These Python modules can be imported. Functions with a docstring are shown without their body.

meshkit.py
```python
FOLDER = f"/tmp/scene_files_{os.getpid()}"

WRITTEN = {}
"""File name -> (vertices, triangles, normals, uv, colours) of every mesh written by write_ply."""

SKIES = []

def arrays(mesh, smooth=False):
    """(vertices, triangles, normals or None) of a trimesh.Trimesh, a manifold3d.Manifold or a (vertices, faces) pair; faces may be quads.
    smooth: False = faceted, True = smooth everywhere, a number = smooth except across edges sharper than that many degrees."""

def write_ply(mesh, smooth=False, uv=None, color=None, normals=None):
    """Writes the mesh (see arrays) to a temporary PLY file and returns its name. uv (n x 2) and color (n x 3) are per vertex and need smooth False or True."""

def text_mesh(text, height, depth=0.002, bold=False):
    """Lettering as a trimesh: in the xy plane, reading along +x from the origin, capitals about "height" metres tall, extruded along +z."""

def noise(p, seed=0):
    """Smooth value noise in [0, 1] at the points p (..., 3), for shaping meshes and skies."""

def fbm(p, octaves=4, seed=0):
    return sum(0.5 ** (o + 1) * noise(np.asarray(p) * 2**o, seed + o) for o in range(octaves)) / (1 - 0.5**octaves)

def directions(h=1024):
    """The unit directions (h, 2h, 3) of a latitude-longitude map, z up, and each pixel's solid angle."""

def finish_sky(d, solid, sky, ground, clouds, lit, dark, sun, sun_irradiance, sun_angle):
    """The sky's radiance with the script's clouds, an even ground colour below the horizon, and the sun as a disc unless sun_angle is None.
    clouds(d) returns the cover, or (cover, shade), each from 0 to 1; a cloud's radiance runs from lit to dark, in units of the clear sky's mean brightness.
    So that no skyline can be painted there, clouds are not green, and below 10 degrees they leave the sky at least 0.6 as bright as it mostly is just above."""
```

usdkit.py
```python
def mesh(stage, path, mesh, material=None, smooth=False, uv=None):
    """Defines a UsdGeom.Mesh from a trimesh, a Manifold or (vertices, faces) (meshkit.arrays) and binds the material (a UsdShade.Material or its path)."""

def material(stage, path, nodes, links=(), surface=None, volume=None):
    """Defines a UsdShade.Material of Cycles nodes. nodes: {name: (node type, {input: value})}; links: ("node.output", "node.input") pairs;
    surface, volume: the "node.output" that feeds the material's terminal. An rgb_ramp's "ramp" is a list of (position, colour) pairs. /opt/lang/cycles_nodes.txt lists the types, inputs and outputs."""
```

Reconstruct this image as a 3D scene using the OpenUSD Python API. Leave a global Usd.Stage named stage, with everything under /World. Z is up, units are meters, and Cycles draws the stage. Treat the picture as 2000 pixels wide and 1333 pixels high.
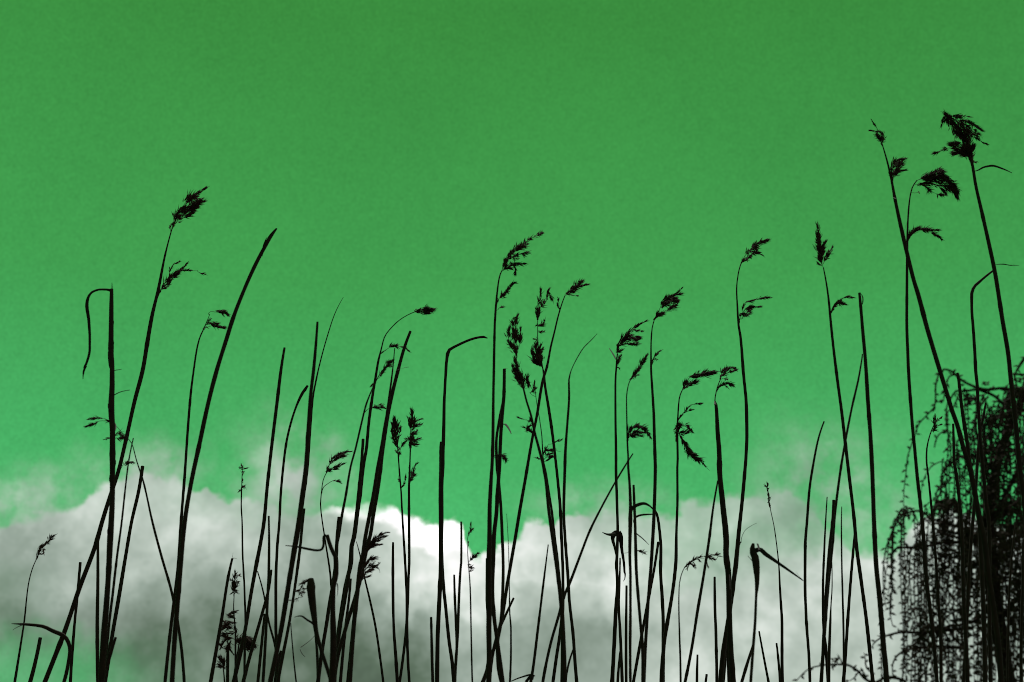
import math, random
import numpy as np
from scipy.interpolate import PchipInterpolator
from pxr import Gf, Sdf, Usd, UsdGeom, UsdLux, UsdShade
import usdkit

stage = Usd.Stage.CreateInMemory()
UsdGeom.SetStageUpAxis(stage, UsdGeom.Tokens.z)
UsdGeom.SetStageMetersPerUnit(stage, 1.0)
world = UsdGeom.Xform.Define(stage, "/World")
stage.SetDefaultPrim(world.GetPrim())
UsdGeom.Scope.Define(stage, "/World/Looks")
rng = np.random.default_rng(7)

# ------------------------------------------------------------------ camera
PITCH = math.radians(25.0)                  # looking up through the reeds at the sky
HFOV = math.radians(40.0)
EYE = np.array([0.0, 0.0, 1.15])
FWD = np.array([0, math.cos(PITCH), math.sin(PITCH)])
UP = np.array([0, -math.sin(PITCH), math.cos(PITCH)])
FPX = 1000 / math.tan(HFOV / 2)
cam = UsdGeom.Camera.Define(stage, "/World/camera")
cam.CreateHorizontalApertureAttr(36.0)
cam.CreateVerticalApertureAttr(36.0 * 682 / 1024)
cam.CreateFocalLengthAttr(18.0 / math.tan(HFOV / 2))
cam.CreateFStopAttr(7.5)
cam.CreateFocusDistanceAttr(2.7)
cam.CreateClippingRangeAttr(Gf.Vec2f(0.05, 20000))
cam.CreateExposureAttr(0.0)
xf = UsdGeom.Xformable(cam)
xf.AddTranslateOp().Set(Gf.Vec3d(*EYE))
xf.AddRotateXOp().Set(90 + math.degrees(PITCH))

# ------------------------------------------------------------------ sun and sky
SUN_EL, SUN_AZ = math.radians(60.0), math.radians(-12.0)       # high in front, above the frame: the reeds are seen from their shaded side
SKY_STRENGTH = 0.1
sun = UsdLux.DistantLight.Define(stage, "/World/sun")
sun.CreateIntensityAttr(0.6)
sun.CreateAngleAttr(0.5)
sun.CreateNormalizeAttr(True)
sun.CreateColorAttr(Gf.Vec3f(1.0, 0.95, 0.86))
sx = UsdGeom.Xformable(sun)
sx.AddRotateZOp().Set(-math.degrees(SUN_AZ))
sx.AddRotateXOp().Set(-(90 - math.degrees(SUN_EL)))
sun.GetPrim().SetCustomDataByKey("kind", "structure")


def direction(px, py):
    v = FWD + np.array([1.0, 0, 0]) * (px - 1000) / FPX - UP * (py - 666.5) / FPX
    return v / np.linalg.norm(v)


class Graph:
    """Small writer for a Cycles node graph: every call adds a node and returns 'node.output'."""
    def __init__(self):
        self.nodes, self.links, self.k = {}, [], 0

    def add(self, kind, out, **inputs):
        self.k += 1
        name, vals = f"n{self.k}", {}
        for key, v in inputs.items():
            if isinstance(v, str) and "." in v:
                self.links.append((v, f"{name}.{key}"))
            else:
                vals[key] = v
        self.nodes[name] = (kind, vals)
        return f"{name}.{out}"

    def m(self, op, a, b=0.0, c=0.0, clamp=False):
        return self.add("math", "value", math_type=op, value1=a, value2=b, value3=c, use_clamp=clamp)

    def mix(self, fac, a, b, kind="mix"):
        return self.add("mix", "color", mix_type=kind, fac=fac, color1=a, color2=b)

    def smooth(self, v, a, b, lo=0.0, hi=1.0):
        return self.add("map_range", "result", range_type="smoothstep", value=v, from_min=a, from_max=b, to_min=lo, to_max=hi, clamp=True)

    def lin(self, v, a, b, lo=0.0, hi=1.0):
        return self.add("map_range", "result", range_type="linear", value=v, from_min=a, from_max=b, to_min=lo, to_max=hi, clamp=True)


def azel(px, py):
    d = direction(px, py)
    return math.degrees(math.atan2(d[0], d[1])), math.degrees(math.asin(d[2]))


AZ0, AZ1, EL0, EL1 = -34.0, 34.0, 8.0, 24.0


def profile(knots):
    """(px, py) of a cloud's outline -> ramp of its elevation over azimuth."""
    a = np.array([azel(*k) for k in knots])
    az = np.linspace(AZ0, AZ1, 256)
    el = PchipInterpolator(a[:, 0], a[:, 1], extrapolate=False)(az)
    el = np.where(az < a[0, 0], a[0, 1], np.where(az > a[-1, 0], a[-1, 1], el))
    return [(float((z - AZ0) / (AZ1 - AZ0)), (float((e - EL0) / (EL1 - EL0)),) * 3) for z, e in zip(az, el)]


g = Graph()
D = "dirn.position"
g.nodes["dirn"] = ("geometry", {})
sep = g.add("separate_xyz", "x", vector=D)
sx_, sy_, sz_ = sep, sep.replace(".x", ".y"), sep.replace(".x", ".z")
noise = lambda scale, detail=5.0, rough=0.55, w=None: g.add("noise_texture", "fac", vector=D if w is None else w, scale=scale, detail=detail, roughness=rough)
az = g.m("multiply", g.m("arctan2", sx_, sy_), 180 / math.pi)
el = g.m("multiply", g.m("arcsine", sz_), 180 / math.pi)
shift = lambda v: g.add("mapping", "vector", vector=D, location=v)
n_a, n_b, n_c = noise(16, 7, 0.58), noise(16, 7, 0.58, shift((3.1, 1.7, 5.2))), noise(55, 6, 0.62, shift((7.7, 2.3, 1.1)))
waz = g.m("add", az, g.m("multiply", g.m("subtract", n_a, 0.5), 1.0 * 2.2))
wel = g.m("add", el, g.m("add", g.m("multiply", g.m("subtract", n_b, 0.5), 1.0 * 1.7), g.m("multiply", g.m("subtract", n_c, 0.5), 1.7)))
wt = g.lin(waz, AZ0, AZ1)
t_az = g.lin(waz, AZ0, AZ1)


def ramp_el(knots):
    c = g.add("rgb_ramp", "color", fac=wt, ramp=profile(knots))
    return g.m("multiply_add", g.add("rgb_to_bw", "val", color=c), EL1 - EL0, EL0)


def table(cols, rows, values):
    """A coarse field over the cloud bank (rows from high to low) -> value, by ramps over azimuth blended in elevation."""
    els, outs = [], []
    for py, vals in zip(rows, values):
        e0 = azel(1000, py)[1]
        azs = np.linspace(AZ0, AZ1, 128)
        out = []
        for z in azs:
            d = np.array([math.sin(math.radians(z)) * math.cos(math.radians(e0)), math.cos(math.radians(z)) * math.cos(math.radians(e0)), math.sin(math.radians(e0))])
            px = 1000 + FPX * d[0] / (d @ FWD)
            out.append(float(np.interp(px, cols, vals)))
        c = g.add("rgb_ramp", "color", fac=wt, ramp=[(float((z - AZ0) / (AZ1 - AZ0)), (v,) * 3) for z, v in zip(azs, out)])
        outs.append(g.add("rgb_to_bw", "val", color=c)); els.append(e0)
    acc = outs[0]
    for k in range(1, len(outs)):
        f = g.smooth(wel, els[k], els[k - 1], 1.0, 0.0)
        acc = g.add("mix_float", "result", fac=f, a=acc, b=outs[k])
    return acc


def puff(px, py, rx, ry):
    """Soft oval patch of thin cloud about a direction."""
    a0, e0 = azel(px, py)
    k = math.degrees(1 / FPX)
    u = g.m("divide", g.m("subtract", waz, a0), rx * k)
    v = g.m("divide", g.m("subtract", wel, e0), ry * k)
    return g.m("exponent", g.m("multiply", g.m("add", g.m("multiply", u, u), g.m("multiply", v, v)), -1.0))


COLS = [0, 150, 300, 450, 600, 700, 800, 900, 1000, 1100, 1200, 1300, 1400, 1500, 1600, 1700, 1800, 2000]
# how bright the cloud is (display value), from its crest down to its dark base
BRIGHT = table(COLS, [985, 1060, 1120, 1180, 1240, 1310], np.array([
    [205, 205, 208, 202, 192, 245, 250, 240, 235, 228, 200, 188, 190, 188, 185, 205, 215, 215],
    [188, 200, 208, 198, 192, 205, 240, 252, 242, 235, 218, 192, 190, 188, 200, 228, 228, 225],
    [165, 185, 196, 178, 188, 205, 225, 243, 235, 225, 240, 198, 186, 208, 230, 230, 215, 215],
    [165, 185, 170, 155, 160, 170, 185, 220, 205, 196, 232, 200, 196, 226, 230, 218, 205, 200],
    [135, 150, 138, 126, 124, 122, 130, 162, 172, 168, 178, 182, 206, 222, 216, 206, 195, 190],
    [115, 128, 122, 112, 98, 96, 102, 150, 170, 176, 182, 202, 214, 212, 203, 192, 184, 180]]) / 255.0)
# how closed it is: 1 solid, less where the green shows through
SOLID = table(COLS, [985, 1060, 1120, 1180, 1240, 1345], [
    [.85, .9, .95, .85, .7, 1, 1, 1, 1, 1, .85, .75, .8, .75, .45, .5, .7, .8],
    [.95, 1, 1, 1, .95, 1, 1, 1, 1, 1, .92, .78, .78, .75, .55, .97, 1, 1],
    [1, 1, 1, 1, 1, 1, 1, 1, 1, 1, 1, .88, .85, .9, 1, 1, 1, 1],
    [.95, 1, 1, 1, 1, 1, 1, 1, 1, 1, 1, 1, 1, 1, 1, 1, 1, 1],
    [.95, 1, 1, 1, 1, 1, 1, 1, 1, 1, 1, 1, 1, 1, 1, 1, 1, 1],
    [.4, .5, .9, 1, 1, 1, 1, 1, 1, 1, 1, 1, 1, 1, 1, 1, 1, 1]])
TOP = ramp_el([(-60, 1015), (0, 1030), (50, 1022), (100, 1000), (150, 985), (200, 955), (250, 928), (300, 912), (350, 925), (400, 962), (450, 980), (500, 980), (550, 990), (600, 1002), (635, 997), (660, 990), (700, 986), (750, 983), (780, 990), (805, 1012), (835, 1016), (860, 1010), (905, 1003), (915, 1040), (925, 1072), (936, 1087), (950, 1074), (970, 1066), (1000, 1050), (1018, 1018), (1045, 1015), (1072, 1032), (1095, 1015), (1130, 998), (1200, 985), (1270, 998), (1310, 1005), (1335, 985), (1400, 965), (1460, 948), (1510, 945), (1550, 965), (1590, 1010), (1640, 1050), (1680, 1060), (1740, 1062), (1780, 1030), (1850, 1010), (1950, 1020), (2060, 1040)])
# the sunlit white lobe that stands in front of the grey bank
LOBE = ramp_el([(560, 1100), (600, 1030), (635, 997), (660, 990), (700, 986), (750, 983), (780, 990), (805, 1012), (835, 1016), (860, 1010), (905, 1003), (915, 1040), (930, 1090), (960, 1130)])
LOBE_LOW = ramp_el([(560, 1090), (620, 1005), (660, 1010), (720, 1015), (770, 1025), (800, 1055), (850, 1075), (905, 1060), (930, 1080), (960, 1120)])
above = g.m("subtract", TOP, wel)
softness = g.m("multiply_add", g.smooth(noise(22, 3, 0.5, shift((8.2, 4.1, 3.3))), 0.35, 0.65), 0.75, 0.10)
edge = g.smooth(above, -0.08, softness)
thin = g.smooth(noise(30, 6, 0.6, shift((1.3, 9.2, 4.4))), 0.30, 0.62)
thin = g.m("multiply_add", thin, 0.30, 0.72)
holes = g.m("multiply", SOLID, g.add("mix_float", "result", fac=SOLID, a=thin, b=1.0))
cover = g.m("multiply", edge, holes, clamp=True)
veil_noise = g.smooth(noise(34, 7, 0.62, shift((4.3, 0.2, 6.4))), 0.36, 0.64)
veil = g.m("multiply", puff(565, 940, 95, 85), 0.95)
for px, py, rx, ry, a in [(1610, 965, 115, 95, 0.85), (60, 1000, 170, 60, 0.7), (620, 865, 45, 28, 0.5), (325, 910, 75, 45, 0.65), (200, 950, 70, 50, 0.5), (1180, 985, 130, 30, 0.45), (1690, 1030, 90, 45, 0.3), (1780, 990, 60, 60, 0.35)]:
    veil = g.m("maximum", veil, g.m("multiply", puff(px, py, rx, ry), a))
veil = g.m("multiply", veil, g.m("multiply_add", veil_noise, 0.85, 0.2))
cover = g.m("subtract", 1.0, g.m("multiply", g.m("subtract", 1.0, cover), g.m("subtract", 1.0, veil)), clamp=True)
lobe = g.m("multiply", g.smooth(g.m("subtract", LOBE, wel), 0.0, 0.22), g.smooth(g.m("subtract", wel, LOBE_LOW), -0.45, 0.25), clamp=True)
billow = lambda s, o: g.m("absolute", g.m("subtract", g.m("multiply", noise(s, 1.5, 0.5, shift(o)), 2.0), 1.0))
billows = g.m("add", g.m("multiply", g.m("subtract", billow(24, (6.1, 3.3, 0.4)), 0.22), 0.15), g.m("multiply", g.m("subtract", billow(58, (1.1, 7.3, 2.4)), 0.22), 0.09))
modelling = g.m("add", billows, g.m("add", g.m("multiply", g.m("subtract", noise(13, 7, 0.6, shift((0.7, 5.5, 2.1))), 0.5), 0.56), g.m("multiply", g.m("subtract", noise(40, 7, 0.66, shift((2.7, 1.5, 8.1))), 0.5), 0.26)))
bright = g.m("add", g.m("subtract", BRIGHT, 0.02), modelling)
bright = g.m("add", bright, g.m("multiply", lobe, 0.30))
cloud = g.add("rgb_ramp", "color", fac=g.m("multiply", bright, 0.8, clamp=True), ramp=[(0.0, (0.0, 0.0, 0.0)), (0.3, (0.112, 0.165, 0.115)), (0.5, (0.31, 0.385, 0.325)), (0.63, (0.53, 0.61, 0.54)), (0.72, (0.75, 0.81, 0.75)), (0.8, (1.0, 1.0, 0.98)), (1.0, (1.3, 1.3, 1.3))])

sky = g.add("sky_texture", "color", sky_type="single_scattering", sun_disc=False, sun_elevation=SUN_EL, sun_rotation=SUN_AZ, altitude=100.0, air_density=1.0, aerosol_density=0.6, ozone_density=1.0)
sky_lum = g.add("rgb_to_bw", "val", color=sky)
# dry air read as green: the scattering sky's brightness with one hue, slightly paler towards the horizon
flat = g.m("power", g.m("divide", sky_lum, 1.0), 0.35)
mottle = g.m("add", g.m("multiply", g.m("subtract", noise(170, 6, 0.85, shift((5, 3, 1))), 0.5), 0.32), g.m("add", g.m("multiply", g.m("subtract", noise(620, 2, 0.6, shift((9, 6, 1))), 0.5), 0.55), g.m("multiply", g.m("subtract", noise(6, 4, 0.6, shift((2, 8, 3))), 0.5), 0.26)))
hue = g.add("rgb_ramp", "color", fac=g.lin(el, 0.0, 60.0), ramp=[(0.0, (0.050, 0.330, 0.118)), (0.3, (0.042, 0.284, 0.088)), (0.45, (0.034, 0.218, 0.051)), (0.63, (0.027, 0.165, 0.031)), (1.0, (0.027, 0.153, 0.029))])
green = g.mix(1.0, hue, g.add("combine_xyz", "vector", x=g.m("multiply", flat, g.m("add", mottle, 1.0)), y=g.m("multiply", flat, g.m("add", mottle, 1.0)), z=g.m("multiply", flat, g.m("add", mottle, 1.0))), "multiply")
sky_col = g.mix(cover, green, cloud)
sky_col = g.mix(1.0, sky_col, (10.0, 10.0, 10.0), "multiply")

bg = g.add("background_shader", "background", color=sky_col, strength=SKY_STRENGTH)
usdkit.material(stage, "/World/Looks/sky", g.nodes, g.links, surface=bg)
dome = UsdLux.DomeLight.Define(stage, "/World/sky")
dome.CreateIntensityAttr(1.0)
UsdShade.MaterialBindingAPI.Apply(dome.GetPrim()).Bind(UsdShade.Material.Get(stage, "/World/Looks/sky"))
dome.GetPrim().SetCustomDataByKey("kind", "structure")
dome.GetPrim().SetCustomDataByKey("label", "green sky with a bank of white and grey cloud along the bottom")
dome.GetPrim().SetCustomDataByKey("category", "sky")

# ------------------------------------------------------------------ materials


def plain(name, c1, c2, scale, rough=0.8, spec=0.15):
    usdkit.material(stage, f"/World/Looks/{name}", {
        "tc": ("geometry", {}), "n": ("noise_texture", {"scale": scale, "detail": 4.0}),
        "r": ("rgb_ramp", {"ramp": [(0.3, c1), (0.7, c2)]}), "b": ("bump", {"strength": 0.3, "distance": 0.002}),
        "p": ("principled_bsdf", {"roughness": rough, "specular_ior_level": spec})},
        [("tc.position", "n.vector"), ("n.fac", "r.fac"), ("r.color", "p.base_color"), ("n.fac", "b.height"), ("b.normal", "p.normal")], surface="p.BSDF")
    return f"/World/Looks/{name}"


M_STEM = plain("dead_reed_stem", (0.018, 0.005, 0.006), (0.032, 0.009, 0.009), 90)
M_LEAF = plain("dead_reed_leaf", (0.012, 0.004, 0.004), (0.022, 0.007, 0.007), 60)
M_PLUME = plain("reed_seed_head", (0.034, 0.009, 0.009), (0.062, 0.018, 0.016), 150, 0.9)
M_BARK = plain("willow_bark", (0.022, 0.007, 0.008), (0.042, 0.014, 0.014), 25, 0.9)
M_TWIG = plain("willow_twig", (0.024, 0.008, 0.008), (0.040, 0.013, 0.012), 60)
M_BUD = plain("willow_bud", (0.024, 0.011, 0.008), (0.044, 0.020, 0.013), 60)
M_GROUND = plain("marsh_soil", (0.020, 0.016, 0.010), (0.055, 0.045, 0.022), 1.3, 0.95, 0.1)

# ------------------------------------------------------------------ geometry helpers


def at(px, py, y):
    """The point at distance y in front of the camera seen at that pixel of the photograph; returns (point, metres per pixel there)."""
    d = FWD + np.array([1.0, 0, 0]) * (px - 1000) / FPX - UP * (py - 666.5) / FPX
    t = y / d[1]
    return EYE + d * t, t / FPX


def curve(p, w, step, smooth=True):
    """A polyline with a value per vertex, resampled as a smooth curve."""
    p, w = np.asarray(p, float), np.asarray(w, float)
    s = np.r_[0, np.cumsum(np.linalg.norm(np.diff(p, axis=0), axis=1))]
    keep = np.r_[True, np.diff(s) > 1e-9]
    p, w, s = p[keep], w[keep], s[keep]
    n = max(2, int(math.ceil(s[-1] / step)) + 1)
    u = np.unique(np.r_[np.linspace(0, s[-1], n), s] if not smooth else np.linspace(0, s[-1], n))
    q = np.stack([PchipInterpolator(s, p[:, k])(u) for k in range(p.shape[1])], 1) if len(s) > 2 else np.stack([np.interp(u, s, p[:, k]) for k in range(p.shape[1])], 1)
    return q, np.interp(u, s, w)


def tube(p, r, sides=7, flat=1.0, cap=True):
    """A tapered tube along p with radius r; flat < 1 squashes it away from the camera's side."""
    p = np.asarray(p, float)
    r = np.asarray(r, float)
    t = np.gradient(p, axis=0)
    t /= np.linalg.norm(t, axis=1, keepdims=True) + 1e-12
    a = np.cross(t, [0, 1.0, 0])
    la = np.linalg.norm(a, axis=1, keepdims=True)
    a = np.where(la < 0.05, [1.0, 0, 0], a / np.maximum(la, 1e-9))
    b = np.cross(a, t)
    ang = np.arange(sides) * 2 * math.pi / sides
    v = p[:, None] + r[:, None, None] * (np.cos(ang)[None, :, None] * a[:, None] + flat * np.sin(ang)[None, :, None] * b[:, None])
    n = len(p)
    i, j = np.meshgrid(np.arange(n - 1), np.arange(sides), indexing="ij")
    A, B = i * sides + j, i * sides + (j + 1) % sides
    C, E = B + sides, A + sides
    f = np.concatenate([np.stack([A, B, C], -1).reshape(-1, 3), np.stack([A, C, E], -1).reshape(-1, 3)])
    v = v.reshape(-1, 3)
    if cap:
        k = len(v)
        v = np.vstack([v, p[:1], p[-1:]])
        jj = np.arange(sides)
        e = (n - 1) * sides
        f = np.vstack([f, np.stack([np.full(sides, k), (jj + 1) % sides, jj], 1), np.stack([np.full(sides, k + 1), e + jj, e + (jj + 1) % sides], 1)])
    return v, f


def join(parts):
    vs, fs, o = [], [], 0
    for v, f in parts:
        vs.append(v); fs.append(f + o); o += len(v)
    return np.vstack(vs), np.vstack(fs)


SPINDLE_V = np.array([[0, 0, 0], [0.42, 1, 0], [0.42, 0, 1], [0.42, -1, 0], [0.42, 0, -1], [1, 0, 0]], float)
SPINDLE_F = np.array([[0, 2, 1], [0, 3, 2], [0, 4, 3], [0, 1, 4], [5, 1, 2], [5, 2, 3], [5, 3, 4], [5, 4, 1]])


def spindles(base, axis, length, half):
    """Many slender seeds or buds as one mesh: each from its base point along its axis."""
    axis = axis / (np.linalg.norm(axis, axis=1, keepdims=True) + 1e-12)
    ref = np.where(np.abs(axis[:, 1:2]) < 0.9, [[0, 1.0, 0]], [[1.0, 0, 0]])
    a = np.cross(axis, ref); a /= np.linalg.norm(a, axis=1, keepdims=True)
    b = np.cross(axis, a)
    v = base[:, None] + SPINDLE_V[None, :, :1] * (axis * length[:, None])[:, None] + SPINDLE_V[None, :, 1:2] * (a * half[:, None])[:, None] + SPINDLE_V[None, :, 2:] * (b * half[:, None])[:, None]
    f = SPINDLE_F[None] + (np.arange(len(base)) * 6)[:, None, None]
    return v.reshape(-1, 3), f.reshape(-1, 3)


used = {}


def numbered(parent, name):
    k = used.get((parent, name), -1) + 1
    used[(parent, name)] = k
    return f"{parent}/{name}" if k == 0 else f"{parent}/{name}_{k:03d}"


def thing(name, label, cat, loc, group=None):
    x = UsdGeom.Xform.Define(stage, numbered("/World", name))
    x.AddTranslateOp().Set(Gf.Vec3d(*map(float, loc)))
    o = x.GetPrim()
    o.SetCustomDataByKey("label", label); o.SetCustomDataByKey("category", cat)
    if group:
        o.SetCustomDataByKey("group", group)
    return o, np.asarray(loc, float)


def part(name, mesh, mat, parent, loc, smooth=False, kind=None):
    m = usdkit.mesh(stage, numbered(str(parent.GetPath()), name), (mesh[0] - loc, mesh[1]), mat, smooth=smooth)
    if kind:
        m.GetPrim().SetCustomDataByKey("kind", kind)
    return m.GetPrim()


def pts(s):
    return np.array([tuple(map(float, q.split(","))) for q in s.split()])


# ------------------------------------------------------------------ ground
N = 60
gx = np.sign(np.linspace(-1, 1, N)) * np.abs(np.linspace(-1, 1, N)) ** 4 * 4000
GX, GY = np.meshgrid(gx, gx, indexing="ij")
GZ = 0.03 * np.sin(GX * 1.9 + 0.6 * GY) * np.cos(GY * 1.3) * (np.hypot(GX, GY) < 60)
gv = np.stack([GX, GY, GZ], -1).reshape(-1, 3)
gi, gj = np.meshgrid(np.arange(N - 1), np.arange(N - 1), indexing="ij")
q0 = gi * N + gj
gf = np.concatenate([np.stack([q0, q0 + N, q0 + N + 1], -1).reshape(-1, 3), np.stack([q0, q0 + N + 1, q0 + 1], -1).reshape(-1, 3)])
ground = usdkit.mesh(stage, "/World/ground", (gv, gf), M_GROUND, smooth=True).GetPrim()
ground.SetCustomDataByKey("kind", "structure")
ground.SetCustomDataByKey("label", "dark marsh ground the reeds grow from")
ground.SetCustomDataByKey("category", "ground")

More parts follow.
